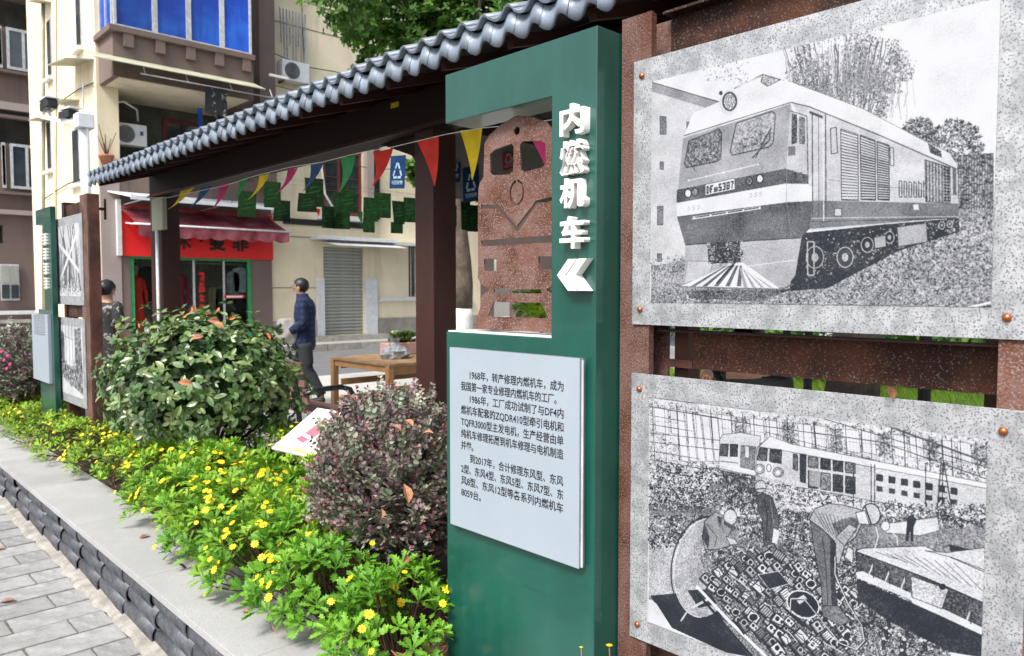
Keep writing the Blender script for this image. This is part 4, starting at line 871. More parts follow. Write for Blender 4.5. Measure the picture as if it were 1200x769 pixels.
def rec_card(x0, y0, x1, y1, X, m, txt, label, tilt):
    c = thing('recycling_card', label, 'hanging card', tuple(atX(x0, y0, X)), 'recycling cards hanging in the pavilion')
    A, C = atX(x0, y0, X), atX(x1, y1, X); w_ = A.y - C.y; h_ = A.z - C.z
    t_ = Matrix.Translation(A) @ Matrix.Rotation(tilt, 4, 'X')
    me = MB().box(-.001, .001, -w_, 0, -h_, 0).mesh('card_sheet', m); inst('card_sheet', me, c, t_)
    tri = [(-.5, .18), (-.2, .66), (-.8, .66)]
    for k in range(3):
        p, q2 = tri[k], tri[(k + 1) % 3]; a_ = Vector((-.002, p[0] * w_, -p[1] * h_)); b_ = Vector((-.002, q2[0] * w_, -q2[1] * h_)); dd = (b_ - a_)
        for (u, v) in ((.08, .44), (.54, .90)):
            inst('arrow_bar', MB().bar(a_ + dd * u, a_ + dd * v, .02, .001, up=(1, 0, 0)).mesh('arrow_bar', M['pale']), c, t_)
    me = fit(text_mesh('card_text', txt, M['pale'], .0003, .01), .14 * w_, .86 * w_, 0, h_ * .13)
    inst('card_text', me, c, t_ @ Matrix.Translation((-.0018, 0, -h_ * .88)) @ FACE_W)
rec_card(458, 183, 476, 218, 3.9, M['card_b'], '可回收物', 'dark blue recycling card hanging just left of the near post', R(5))
rec_card(525, 172, 541, 212, 4.2, M['card_b'], '可回收物', 'dark blue recycling card hanging just right of the near post', R(3))
rec_card(542, 197, 561, 236, 3.9, M['card_b'], '可回收物', 'dark blue recycling card below the yellow pennant', R(-2))
rec_card(588, 176, 603, 199, 4.2, M['flagr'], '有害垃圾', 'red waste card seen through the locomotive cutout window', R(-6))

# ------------------------------------------------------------------ main building
bd = thing('apartment_building', 'cream and brown apartment block with blue curtained bay and ground floor shop', 'building', (9, 21, 0))
YB = 19.0
def wall_holes(name, x0, x1, z0, z1, y0, y1, holes, m, parent):
    xs = sorted({x0, x1, *[h[0] for h in holes], *[h[1] for h in holes]}); mb = MB()
    for a, b in zip(xs, xs[1:]):
        hz = sorted([(h[2], h[3]) for h in holes if h[0] <= a and h[1] >= b]); z = z0
        for c, d in hz:
            if c > z: mb.box(a, b, y0, y1, z, c)
            z = d
        if z1 > z: mb.box(a, b, y0, y1, z, z1)
    return mb.build(name, m, parent)
def bpart(name, m, x0, x1, y0, y1, z0, z1, bev=0): return B(x0, x1, y0, y1, z0, z1).build(name, M[m], bd, bev=bev)
bpart('side_wall', 'cream', 5.143, 5.30, YB, 25.5, 0, 14)
bpart('corner_wall', 'cream', 5.30, 5.6, YB, 19.3, 4.2, 14)
bpart('shop_pier', 'pink', 5.15, 5.56, YB - .06, YB, .1, 4.2); bpart('shop_pier', 'brown', 5.561, 5.75, YB - .04, YB + .3, .1, 4.2)
bpart('shop_pier', 'brown', 8.68, 9.25, YB - .04, YB + .3, .1, 4.2); bpart('shop_lintel', 'brown', 5.75, 8.68, YB - .03, YB + .3, 2.36, 4.2)
bpart('column', 'brown', 8.83, 9.25, 18.6, 19.3, 4.2, 14)
# shop interior
bpart('shop_back_wall', 'wall_in', 5.6, 9.2, 22, 22.1, .1, 3); bpart('shop_floor', 'wall_in', 5.6, 9.2, 19.3, 22, .1, .2); bpart('shop_side_wall', 'wall_in', 5.5, 5.6, 19.3, 22.1, .1, 3); bpart('shop_side_wall', 'wall_in', 9.2, 9.3, 19.3, 22.1, .1, 3); bpart('shop_ceiling', 'wall_in', 5.5, 9.3, 19.3, 22.1, 2.9, 3)
for x in (5.75, 8.59): B(x, x + .09, YB - .02, YB + .06, .1, 2.36).build('shop_door_frame', M['greenframe'], bd)
B(5.84, 8.59, YB - .02, YB + .06, 2.28, 2.36).build('shop_door_frame', M['greenframe'], bd)
for a, b in ((5.84, 7.2), (7.25, 7.95), (8.0, 8.59)):
    gl = B(a, b, YB + .02, YB + .028, .2, 2.28).build('shop_window', M['glassdark'], bd)
m_ = M['glassdark'].copy(); m_.name = 'shop_glass'; bs = m_.node_tree.nodes['Principled BSDF']; bs.inputs['Transmission Weight'].default_value = 1
bs.inputs['Base Color'].default_value = (.7, .75, .72, 1)
for l in list(bs.inputs['Base Color'].links): m_.node_tree.links.remove(l)
bs.inputs['IOR'].default_value = 1.12; bs.inputs['Roughness'].default_value = .0
for o in [o for o in bd.children if o.name.startswith('shop_window')]: o.data.materials[0] = m_
B(7.2, 7.25, YB, YB + .05, .1, 2.28).build('window_mullion', M['winframe'], bd); B(7.95, 8.0, YB, YB + .05, .1, 2.28).build('window_mullion', M['winframe'], bd)
# loggia
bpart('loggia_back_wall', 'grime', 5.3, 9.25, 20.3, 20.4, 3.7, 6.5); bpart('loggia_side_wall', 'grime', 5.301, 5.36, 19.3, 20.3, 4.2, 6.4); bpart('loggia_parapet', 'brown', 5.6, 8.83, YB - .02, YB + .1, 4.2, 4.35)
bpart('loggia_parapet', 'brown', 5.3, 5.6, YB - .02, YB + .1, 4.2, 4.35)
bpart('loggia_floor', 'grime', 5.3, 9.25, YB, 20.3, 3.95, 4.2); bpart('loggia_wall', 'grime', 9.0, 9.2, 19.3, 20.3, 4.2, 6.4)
dw = B(7.0, 7.95, 20.24, 20.3, 4.2, 5.9).build('loggia_door', M['redframe'], bd); sub('door_pane', B(7.1, 7.48, 20.22, 20.24, 4.9, 5.8), M['glassdark'], dw); sub('door_pane', B(7.52, 7.88, 20.22, 20.24, 4.9, 5.8), M['glassdark'], dw)
# bay
zb0, zb1 = atY(132, 88, 17.95).z, atY(132, 37, 17.95).z; bx0, bx1 = atY(132, 50, 17.95).x, atY(297, 80, 17.95).x
bpart('bay_floor_band', 'brown', bx0, bx1, 17.95, 19, zb0, zb1); bpart('bay_underside', 'cream', bx0 + .12, bx1 - .1, 18.0, 20.3, zb0 - .012, zb0 - .002)
bpart('bay_slab', 'brown', 5.3, 8.83, 19, 20.3, zb0, zb1)
bpart('bay_ledge', 'brown', bx0 - .1, bx1, 17.83, 19, zb1, zb1 + .13, .01)
for k in range(5):
    x = bx0 + .3 + k * (bx1 - bx0 - .5) / 4; bpart('ledge_bracket', 'brown', x - .1, x + .1, 17.85, 17.95, zb1 - .28, zb1)
zl = zb1 + .13
bw = MB()
xs_ = [bx0 + .04] + [atY(x, 40, 18).x for x in (181.5, 221, 260)] + [bx1 - .02]
for i, (a, b) in enumerate(zip(xs_, xs_[1:])):
    f = MB().box(a, b, 17.98, 18.04, zl, zl + .07).box(a, b, 17.98, 18.04, 9.9, 9.98).box(a, a + .06, 17.98, 18.04, zl + .07, 9.9).box(b - .05, b, 17.98, 18.04, zl + .07, 9.9).build('bay_window', M['winframe'], bd)
    sub('pane', B(a + .06, b - .05, 18.02, 18.03, zl + .07, 9.9), M['curtain'], f)
f = MB().box(bx0 + .02, bx0 + .07, 18.06, 18.14, zl, 9.9).box(bx0 + .02, bx0 + .07, 18.5, 18.56, zl, 9.9).box(bx0 + .02, bx0 + .07, 18.92, 19, zl, 9.9).box(bx0 + .02, bx0 + .07, 18.14, 18.92, zl, zl + .07).build('bay_window', M['winframe'], bd)
sub('pane', B(bx0 + .05, bx0 + .06, 18.14, 18.92, zl + .07, 9.9), M['curtain'], f)
bpart('bay_roof', 'brown', bx0, bx1, 17.95, 19, 9.98, 11)
# thin sheet canopy under the bay with a clothes rail
cz = atY(132, 71, 17.3).z
MB().prism([(atY(110, 71, 17.3).x, 17.3, cz), (atY(311, 100, 17.3).x, 17.3, cz), (atY(311, 100, 17.3).x, 18.0, cz + .28), (atY(110, 71, 17.3).x, 18.0, cz + .28)], (0, 0, .02)).build('sheet_canopy', M['canopy'], bd)
MB().tube([(5.6, 17.45, cz - .12), (8.9, 17.45, cz - .12)], .015, 6).build('clothes_rail', M['winframe'], bd, True)
for x in (5.7, 6.6, 7.6, 8.6): MB().tube([(x, 17.45, cz - .12), (x, 17.6, cz + .1)], .012, 5).build('rail_bracket', M['winframe'], bd)
# side wall windows, sheet awnings, sills, pipe
def sidewin(px0, px1, pyt, pyb):
    a, b = atX(px0, pyt, 5.143), atX(px1, pyb, 5.143); z0 = atX((px0 + px1) / 2, pyb, 5.143).z; z1 = atX((px0 + px1) / 2, pyt, 5.143).z
    f = B(5.12, 5.1425, min(a.y, b.y), max(a.y, b.y), z0, z1).build('side_window', M['winframe'], bd)
    sub('pane', B(5.112, 5.1195, min(a.y, b.y) + .05, max(a.y, b.y) - .05, z0 + .05, z1 - .05), M['glassdark'], f)
    B(5.02, 5.142, min(a.y, b.y) - .1, max(a.y, b.y) + .1, z0 - .1, z0 - .01).build('window_sill', M['steelwhite'], bd)
sidewin(88, 97, -40, 58); sidewin(85, 95, 150, 216); sidewin(55, 62, 22, 92); sidewin(55, 62, 140, 200)
def sheet(p, q, X1, drop, name='sheet_awning'):
    """sloping sheet awning on the side wall between two pixels on the wall line"""
    a, b = atX(*p, 5.14), atX(*q, 5.14)
    MB().prism([a, b, (X1, b.y, b.z - drop), (X1, a.y, a.z - drop)], (0, 0, .025)).build(name, M['canopy'], bd)
sheet((93, 118), (75, 123), 4.75, .05); sheet((110, 70), (88, 78), 4.55, .1); sheet((60, 3), (50, 5), 4.8, .02); sheet((60, 140), (50, 143), 4.8, .02)
MB().tube([atX(64.5, -60, 5.1), atX(64.5, 380, 5.1)], .04, 6).build('drain_pipe', M['cream'], bd, True); MB().tube([atX(50, -60, 5.1), atX(51, 380, 5.1)], .04, 6).build('drain_pipe', M['canopy'], bd, True)
# right-hand cream wing
h_sh = (10.80, 12.11, .28, 2.76); h_w = (13.7, 15.72, 1.35, 2.9); h_r = (10.82, 12.08, 3.66, 5.5); h_d = (17.2, 18.2, .2, 2.6)
wall_holes('wall', 9.25, 16.6, .1, 14, YB + .02, YB + .3, [h_sh, h_w, h_r], M['cream'], bd)
wall_holes('wall', 16.6, 34, .1, 6, YB + .0, YB + .3, [h_d], M['brown'], bd)
bpart('plinth', 'plinth', 9.25, 10.56, YB - .03, YB + .02, .13, .72); bpart('plinth', 'plinth', 12.56, 17, YB - .03, YB + .02, .13, .72)
for k in range(26):
    sh_z = .28 + k * .0955
    if k == 0: sp_ = MB().prism([(10.8, YB + .10, 0), (10.8, YB + .115, .0), (10.8, YB + .09, .048), (10.8, YB + .115, .0955), (10.8, YB + .13, .0955), (10.8, YB + .13, 0)], (1.31, 0, 0)).mesh('shutter_slat', M['shutter'])
    inst('shutter_slat', sp_, bd, Matrix.Translation((0, 0, sh_z)))
bpart('shutter_pillar', 'steelwhite', 10.57, 10.80, YB - .05, YB + .02, .2, 1.89, .01); bpart('shutter_pillar', 'steelwhite', 12.12, 12.54, YB - .05, YB + .02, .2, 1.89, .01)
bpart('door_step', 'kerb', 10.4, 12.7, YB - .35, YB + .02, .13, .27)
bpart('dark_room', 'black', 13.7, 15.72, YB + .24, YB + .28, 1.35, 2.9)
for i in range(2):
    x = 13.72 + i * 1.0; f = MB().box(x, x + .96, YB + .05, YB + .1, 1.36, 1.42).box(x, x + .96, YB + .05, YB + .1, 2.84, 2.89).box(x, x + .06, YB + .05, YB + .1, 1.42, 2.84).box(x + .9, x + .96, YB + .05, YB + .1, 1.42, 2.84).build('grille_window', M['redframe'], bd)
    sub('pane', B(x + .06, x + .9, YB + .08, YB + .09, 1.42, 2.84), M['glassdark'], f)
for k in range(13): B(13.75 + k * .16, 13.77 + k * .16, YB - .02, YB + .0, 1.35, 2.85).build('grille_bar', M['winframe'], bd)
bpart('window_sill', 'steelwhite', 12.6, 16.2, YB - .1, YB + .02, 1.22, 1.33)
bpart('ledge', 'steelwhite', 10.4, 12.95, YB - .45, YB + .02, 2.93, 3.03, .01); bpart('ledge', 'steelwhite', 12.96, 14.4, YB - .3, YB + .02, 2.88, 2.97)
MB().prism([(10.62, YB - .02, 2.9), (12.9, YB - .02, 2.9), (13.1, YB - .75, 2.76), (10.9, YB - .75, 2.76)], (0, 0, .02)).build('sheet_awning', M['steelwhite'], bd)
f = MB()
for a, b, c, d in ((10.82, 12.08, 3.66, 3.76), (10.82, 12.08, 5.40, 5.5), (10.82, 10.92, 3.76, 5.4), (11.3, 11.38, 3.76, 5.4), (12.0, 12.08, 3.76, 5.4)): f.box(a, b, YB + .05, YB + .12, c, d)
f = f.build('red_window', M['redframe'], bd)
sub('pane', B(10.92, 11.3, YB + .08, YB + .09, 3.76, 5.4), M['glassdark'], f); sub('pane', B(11.38, 12.0, YB + .08, YB + .09, 3.76, 5.4), M['glassdark'], f)
for k in range(4): B(10.9, 12.0, YB + .04, YB + .048, 3.95 + k * .38, 3.97 + k * .38).build('grille_bar', M['redframe'], bd)
bpart('window_sill', 'steelwhite', 10.6, 12.2, YB - .2, YB + .02, 3.5, 3.62)
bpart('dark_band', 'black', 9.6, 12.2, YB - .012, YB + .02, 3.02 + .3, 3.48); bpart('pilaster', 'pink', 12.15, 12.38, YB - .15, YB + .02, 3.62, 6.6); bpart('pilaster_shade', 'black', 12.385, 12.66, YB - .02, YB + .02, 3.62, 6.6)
mb = MB(); mb.tube([(10.75, YB - .08, 5.9), (10.72, YB - .1, 4.9), (10.8, YB - .12, 4.2), (11.1, YB - .12, 3.75), (11.5, YB - .1, 3.62)], .03, 7); mb.build('hose', M['white'], bd, True)
for z in (2.98, 1.6): bpart('render_joint', 'grime', 9.26, 10.55, YB + .012, YB + .0205, z, z + .02)
for z, x1 in ((6.2, 16), (8.6, 16)): bpart('render_joint', 'grime', 9.26, x1, YB + .012, YB + .0205, z, z + .02)
mb = MB()
for i in range(9): mb.tube([(9.5 + i * .09, YB - .2, 8.9), (9.53 + i * .08, YB - .2, 8.0 - .4 * (i % 3))], .02, 5)
mb.build('hanging_cord', M['bag'], bd)
MB().tube([(9.25, YB - .1, 7.75), (10.2, YB - .1, 7.55), (11.2, YB - .1, 7.6), (12.4, YB - .1, 7.4)], .014, 5).build('cable', M['black'], bd)
MB().tube([(10.2, YB - .05, 9.6), (10.25, YB - .06, 7.5)], .014, 5).build('cable', M['black'], bd)
for zz, sag in ((5.1, .12), (6.9, .2), (9.3, .15), (9.5, .3)): MB().tube([(9.25 + 1.6 * k, YB - .12, zz - sag * math.sin(k * .8) + .05 * k) for k in range(6)], .011, 5).build('cable', M['black'], bd)
for zz in (4.1, 6.2): MB().tube([(5.1, 19.05 + k * 1.2, zz + .1 * math.sin(k)) for k in range(5)], .014, 5).build('cable', M['black'], bd)
B(8.9, 9.4, 18.2, 18.26, zb1 - .18, zb1 - .12).build('lamp_arm', M['white'], bd)
# air conditioners, sign, awning and what hangs there
def aircon(x, y, z, w_, label):
    a = thing('air_conditioner', label, 'air conditioner', (x, y, z), 'air conditioner outdoor units'); h = w_ * .68; d = .3
    B(x, x + w_, y, y + d, z, z + h).build('casing', M['steelwhite'], a, bev=.02)
    c = (x + w_ * .36, y - .004, z + h / 2); r = h * .40
    MB().add([(c[0] + r * math.cos(t * math.pi / 12), c[1] - .006, c[2] + r * math.sin(t * math.pi / 12)) for t in range(24)] + [(c[0] + r * math.cos(t * math.pi / 12), c[1] + .01, c[2] + r * math.sin(t * math.pi / 12)) for t in range(24)],
             [tuple(range(24))] + [(i, (i + 1) % 24, 24 + (i + 1) % 24, 24 + i) for i in range(24)]).build('fan_opening', M['black'], a)
    mb = MB()
    for k in range(1, 5):
        rr = r * k / 4.6; mb.tube([(c[0] + rr * math.cos(t * math.pi / 10), c[1] - .012, c[2] + rr * math.sin(t * math.pi / 10)) for t in range(21)], .005, 4, False)
    mb.build('fan_grille', M['winframe'], a)
    MB().bar((x + .05, y + .02, z - .03), (x + .05, y + .6, z - .03), .04, .04).build('bracket', M['rust_dark'], a); MB().bar((x + w_ - .05, y + .02, z - .03), (x + w_ - .05, y + .6, z - .03), .04, .04).build('bracket', M['rust_dark'], a)
    return a
ac = aircon(5.55, 19.25, 4.95, .74, 'white air conditioner unit inside the grimy open loggia')
MB().add([(6.13, 19.238, 5.20), (6.2, 19.238, 5.20), (6.2, 19.238, 5.3), (6.13, 19.238, 5.3)], [(0, 1, 2, 3)]).build('badge', M['flagb'], ac)
aircon(9.5, 18.7, 7.05, .78, 'white air conditioner unit on the cream wall right of the brown column')
MB().tube([(5.5, 19.3, 5.2), (5.4, 19.25, 5.5), (5.5, 19.2, 5.85), (5.8, 19.3, 5.95), (6.15, 19.5, 5.85), (6.2, 19.6, 5.6)], .025, 6).build('hose', M['white'], ac, True)
ss = thing('shop_sign', 'bright red shop sign board with black characters under the awning', 'sign', (7.4, 18.9, 2.9))
B(5.55, 9.24, 18.86, 18.955, 2.34, 3.5).build('sign_board', M['redsign'], ss); B(5.46, 5.548, 18.82, 18.955, 2.34, 3.62).build('side_light', M['steelwhite'], ss)
for ch, a, b in (('禾', 207, 224), ('·', 234, 238), ('曼', 245, 264), ('菲', 272, 291)):
    A = atY(a, 290, 18.86); C = atY(b, 290, 18.86)
    me = text_mesh('character', ch, M['black'], .01, .03)
    if ch == '·': fit(me, 0, C.x - A.x, 0, .1); z = 2.72
    else: fit(me, 0, C.x - A.x, 0, .46); z = 2.53
    n = len(me.vertices); c = np.empty(n * 3); me.vertices.foreach_get('co', c); c = c.reshape(-1, 3); c[:, 2] = (c[:, 2] > 0) * .01; me.vertices.foreach_set('co', c.ravel())
    inst('character', me, ss, Matrix.Translation((A.x, 18.857, z)) @ FACE_S)
aw = thing('shop_awning', 'faded red and white fabric awning with scalloped edge above the shop sign', 'awning', (7.4, 18.5, 3.2))
AX0, AX1 = 5.55, 9.15; AY = 18.0; zA0, zA1 = 3.42, 3.0
MB().prism([(AX0, 18.9, zA0), (AX1, 18.9, zA0), (AX1 + .1, AY, zA1), (AX0 + .1, AY, zA1)], (0, 0, .015)).build('awning_cloth', M['awning'], aw)
vs = []; n = 72
for i in range(n + 1): x = AX0 + .1 + (AX1 - AX0) * i / n; vs += [(x, AY - .01, zA1), (x, AY - .02 - .015 * math.sin(i * .9), zA1 - .22 - .05 * abs(math.sin(i * math.pi / 8)))]
k = len(vs); vs += [(v[0], v[1] + .006, v[2]) for v in vs]
fs_ = [f for i in range(n) for f in ((2 * i, 2 * i + 1, 2 * i + 3, 2 * i + 2), (k + 2 * i + 2, k + 2 * i + 3, k + 2 * i + 1, k + 2 * i))]
MB().add(vs, fs_).build('valance', M['awning'], aw); MB().tube([(AX0, AY, zA1 + .02), (AX1 + .15, AY, zA1 + .02)], .025, 8).build('front_bar', M['steelwhite'], aw, True)
MB().tube([(AX0, 18.85, zA0 + .02), (AX1, 18.85, zA0 + .02)], .035, 8).build('roller', M['awning'], aw, True)
for x in (AX0 + .1, AX1 - .1): MB().bar((x, 18.9, 3.1), (x + .1, AY, zA1), .03, .03).build('arm', M['steelwhite'], aw)
cp = thing('rain_canopy', 'thin white rain canopy sheet above the red awning', 'canopy', (7.4, 18.5, 3.7))
MB().prism([(5.3, 18.95, 3.78), (9.0, 18.95, 3.78), (9.3, 18.0, 3.60), (5.5, 18.0, 3.60)], (0, 0, .03)).build('canopy_sheet', M['steelwhite'], cp)
B(5.5, 9.3, 17.985, 18.0, 3.55, 3.64).build('canopy_edge', M['steelwhite'], cp); 
for x in (5.6, 7.4, 9.1): MB().bar((x, 18.95, 3.5), (x + .2, 18.0, 3.58), .025, .025).build('strut', M['winframe'], cp)
# garments and mannequin in the shop
def mannequin(x, y, z0, h, m, label):
    t = thing('mannequin', label, 'mannequin', (x, y, z0))
    MB().lathe([(.20, 0), (.21, .1), (.17, .5 * h), (.13, .62 * h), (.18, .72 * h), (.17, .80 * h), (.05, .84 * h)], (x, y, z0), 14).build('gown', m, t, True)
    for s_ in (-1, 1): MB().tube([(x + s_ * .16, y, z0 + .79 * h), (x + s_ * .23, y - .02, z0 + .62 * h), (x + s_ * .21, y - .08, z0 + .48 * h)], [.05, .042, .035], 8).build('arm', m, t, True)
    MB().tube([(x, y, z0 + .82 * h), (x, y, z0 + .88 * h)], .045, 8).build('neck', M['skin'], t); MB().ball((x, y, z0 + .93 * h), (.075, .09, .11)).build('head', M['skin'], t, True)
    MB().ball((x, y + .03, z0 + .945 * h), (.095, .09, .12)).build('wig', M['hair'], t, True)
def px_x(px, y=19.6): return atY(px, 340, y).x
mannequin(px_x(209, 19.3), 19.3, .25, 2.05, M['magenta'], 'shop mannequin in a magenta dress behind the shop window')
mannequin(px_x(159, 19.3), 19.3, .25, 1.95, M['flagr'], 'shop mannequin in an orange red outfit at the left edge of the shop window')
def garment(px, z1, w_, h, m, label, y=19.3):
    x = px_x(px, y); t = thing('hanging_garment', label, 'garment', (x, y, z1 - h)); vs = []
    q = MB(); q.prism([(x - w_ / 2, y, z1), (x - w_ * .62, y, z1 - h * .3), (x - w_ * .5, y, z1 - h), (x + w_ * .5, y, z1 - h), (x + w_ * .62, y, z1 - h * .3), (x + w_ / 2, y, z1), (x + w_ * .12, y, z1 + .04), (x - w_ * .12, y, z1 + .04)], (0, .08, 0)); q.build('cloth', m, t, bev=.02)
    MB().tube([(x, y + .04, z1 + .04), (x + .02, y + .04, z1 + .12)], .006, 5).build('hanger_hook', M['winframe'], t)
garment(282, 2.1, .34, .62, M['denim'], 'pale blue shirt hanging at the right of the shop window')
garment(274, 2.0, .3, .6, M['bag'], 'grey top hanging beside the pale blue shirt')
garment(283, 1.35, .3, .8, M['black'], 'black garment hanging below the pale blue shirt'); garment(250, 1.6, .22, 1.0, M['khaki'], 'khaki coat on the shop rail'); garment(257, 1.55, .2, .95, M['black'], 'dark coat on the shop rail beside the khaki coat')
garment(175, 2.1, .4, .9, M['black'], 'dark jacket hanging high in the left part of the shop window', 20.2); garment(221, 1.15, .3, .5, M['bag'], 'lilac grey blouse low beside the magenta dress')
rl = MB().tube([(7.3, 19.34, 2.22), (8.6, 19.34, 2.22)], .012, 6).build('clothes_rail', M['winframe'], None, True); tag(rl, 'thin metal clothes rail inside the shop window', 'rail')
def banner(px0, px1, pyt, pyb, label, txt, vertical):
    A, C = atY(px0, pyt, 18.97), atY(px1, pyb, 18.97); t = thing('window_banner', label, 'window sticker', (A.x, 18.97, C.z))
    if vertical:
        h = (A.z - C.z) / len(txt)
        for i, ch in enumerate(txt): inst('character', fit(text_mesh('character', ch, M['redsign'], .001, .02), 0, C.x - A.x, h * .06, h * .94), t, Matrix.Translation((A.x, 18.99, A.z - (i + 1) * h)) @ FACE_S)
    else:
        B(A.x, C.x, 18.985, 18.99, C.z, A.z).build('sticker', M['redsign'], t)
        inst('sticker_text', fit(text_mesh('sticker_text', txt, M['white'], .001, .0), .06, C.x - A.x - .06, (A.z - C.z) * .2, (A.z - C.z) * .8), t, Matrix.Translation((A.x, 18.982, C.z)) @ FACE_S)
banner(233, 241, 318, 368, 'column of large red characters stuck on the shop window', '精品女装', True)
banner(263, 287, 346, 349.5, 'small red strip sticker with tiny white print on the shop window', '一一一一一一', False)
g = random.Random(8)
hc = thing('hanging_laundry', 'dark checked laundry hanging below the bay canopy', 'laundry', (8.1, 17.45, cz - .12))
for i in range(4):
    x = atY(241 + i * 6, 110, 17.45).x; MB().prism([(x, 17.45, cz - .13), (x + .13, 17.45, cz - .13), (x + .15, 17.45, cz - .75 - .1 * (i % 2)), (x - .01, 17.47, cz - .7)], (0, .02, 0)).build('garment', M['dress'] if i % 2 else M['black'], hc)
bc = B(atY(232, 130, 19.6).x, atY(237, 130, 19.6).x, 19.6, 19.63, atY(232, 155, 19.6).z, atY(232, 122, 19.6).z).build('blue_towel', M['curtain']); tag(bc, 'long blue cloth hanging in the loggia', 'towel')
pt = thing('flower_pot', 'terracotta pot with a dry plant on the loggia ledge', 'flower pot', tuple(atY(125, 194, 18.95)))
c = Vector(pt['_loc']); MB().lathe([(.10, 0), (.15, .18), (.165, .19), (.165, .23), (.12, .23)], c, 14).build('pot', M['pot'], pt, True)
mb = MB(); [mb.tube([c + Vector((0, 0, .2)), c + Vector((g.uniform(-.2, .2), g.uniform(-.1, .1), g.uniform(.5, .9)))], .008, 4) for _ in range(9)]; mb.build('dry_stems', M['twig'], pt)
# brown block far left
b2 = thing('apartment_building', 'brown apartment block with aluminium windows beyond the cream side wall', 'building', (2, 31, 0))
YC = 30.0
def z_(py): return atY(25, py, YC).z
wall_holes('wall', -6, 9, 0, 16, YC, YC + .3, [(-6, 6.6, z_(36), z_(2)), (-6, 6.6, z_(170), z_(128)), (-6, 5.2, z_(286), z_(265))], M['brown'], b2)
B(-6, 9, YC + 1.2, YC + 1.3, 0, 16).build('inner_wall', M['grime'], b2)
for (ya, yb) in ((36, 84), (170, 222)):
    for (xa, xb) in ((-2, 2.5), (8, 47)):
        A = atY(xa, 60, YC - .1).x; Cx = atY(xb, 60, YC - .1).x; za, zb2 = z_(ya), z_(yb); mid = (A + Cx) / 2
        f = MB().box(A, Cx, YC - .1, YC - .04, za - .09, za).box(A, Cx, YC - .1, YC - .04, zb2, zb2 + .09).box(A, A + .08, YC - .1, YC - .04, zb2 + .09, za - .09).box(Cx - .08, Cx, YC - .1, YC - .04, zb2 + .09, za - .09).box(mid - .04, mid + .04, YC - .1, YC - .04, zb2 + .09, za - .09).build('window', M['winframe'], b2)
        sub('pane', B(A + .08, mid - .04, YC - .07, YC - .06, zb2 + .09, za - .09), M['glassdark'], f); sub('pane', B(mid + .04, Cx - .08, YC - .07, YC - .06, zb2 + .09, za - .09), M['glassdark'], f)
for py, h in ((128, .25), (88, .08), (228, .08), (250, .15), (140, .1)): B(-6, 6.7, YC - .25, YC, z_(py) - h / 2, z_(py) + h / 2).build('floor_band', M['pink'] if h > .1 else M['brown'], b2)
f = MB().box(atY(0, 330, YC).x, atY(22, 330, YC).x, YC - .1, YC - .05, z_(352), z_(310)).build('window', M['winframe'], b2)
for k in range(2): sub('pane', B(atY(1 + k * 11, 330, YC).x, atY(10 + k * 11, 330, YC).x, YC - .13, YC - .11, z_(350), z_(334)), M['glassdark'], f); sub('pane', B(atY(1 + k * 11, 330, YC).x, atY(10 + k * 11, 330, YC).x, YC - .13, YC - .11, z_(332), z_(312)), M['shutter'], f)
for py in (366, 376, 384): B(-6, 7, YC - .4, YC - .2, z_(py) - .06, z_(py) + .06).build('railing_bar', M['steelwhite'] if py == 366 else M['kerb'], b2)
B(-6, 7, YC - .5, YC, 0, z_(388)).build('plinth', M['plinth'], b2)
B(atY(8, 10, YC - .3).x, atY(45, 10, YC - .3).x, YC - .8, YC, z_(3), z_(-3)).build('slab', M['brown'], b2)

# ------------------------------------------------------------------ foliage machinery
def proto(mb): return np.array(mb.v, float), mb.f
def frames(nrm, spin):
    nrm = nrm / np.linalg.norm(nrm, axis=1, keepdims=True); a = np.where(np.abs(nrm[:, 2:3]) < .95, np.array([[0, 0, 1.]]), np.array([[1., 0, 0]]))
    u = np.cross(a, nrm); u /= np.linalg.norm(u, axis=1, keepdims=True); v = np.cross(nrm, u)
    c, s = np.cos(spin)[:, None], np.sin(spin)[:, None]
    return np.stack([u * c + v * s, -u * s + v * c, nrm], axis=2)         # columns x, y, z
def scatter(name, pr, pos, fr_, scl, m, parent=None, tint=None, smooth=False):
    V, F = pr; n = len(pos); k = len(V); pos = np.asarray(pos)
    W = np.einsum('nij,kj->nki', fr_, V) * np.asarray(scl)[:, None, None] + pos[:, None, :]
    me = bpy.data.meshes.new(name); me.vertices.add(n * k); me.vertices.foreach_set('co', W.astype(np.float32).ravel())
    ln = np.array([len(f) for f in F]); idx = np.concatenate([np.array(f) for f in F])
    I = (idx[None] + (np.arange(n) * k)[:, None]).ravel(); L_ = np.tile(ln, n); st = np.concatenate([[0], np.cumsum(L_)[:-1]])
    me.loops.add(len(I)); me.loops.foreach_set('vertex_index', I.astype(np.int32)); me.polygons.add(len(L_))
    me.polygons.foreach_set('loop_start', st.astype(np.int32)); me.polygons.foreach_set('loop_total', L_.astype(np.int32))
    me.materials.append(m); me.update(calc_edges=True)
    t = rng.random(n) if tint is None else np.asarray(tint)
    at = me.attributes.new('tint', 'FLOAT', 'POINT'); at.data.foreach_set('value', np.repeat(t, k).astype(np.float32))
    if smooth: me.polygons.foreach_set('use_smooth', [True] * len(me.polygons))
    return link(name, me, parent)
def settint(me, t):
    at = me.attributes.new('tint', 'FLOAT', 'POINT'); at.data.foreach_set('value', np.full(len(me.vertices), t, np.float32))
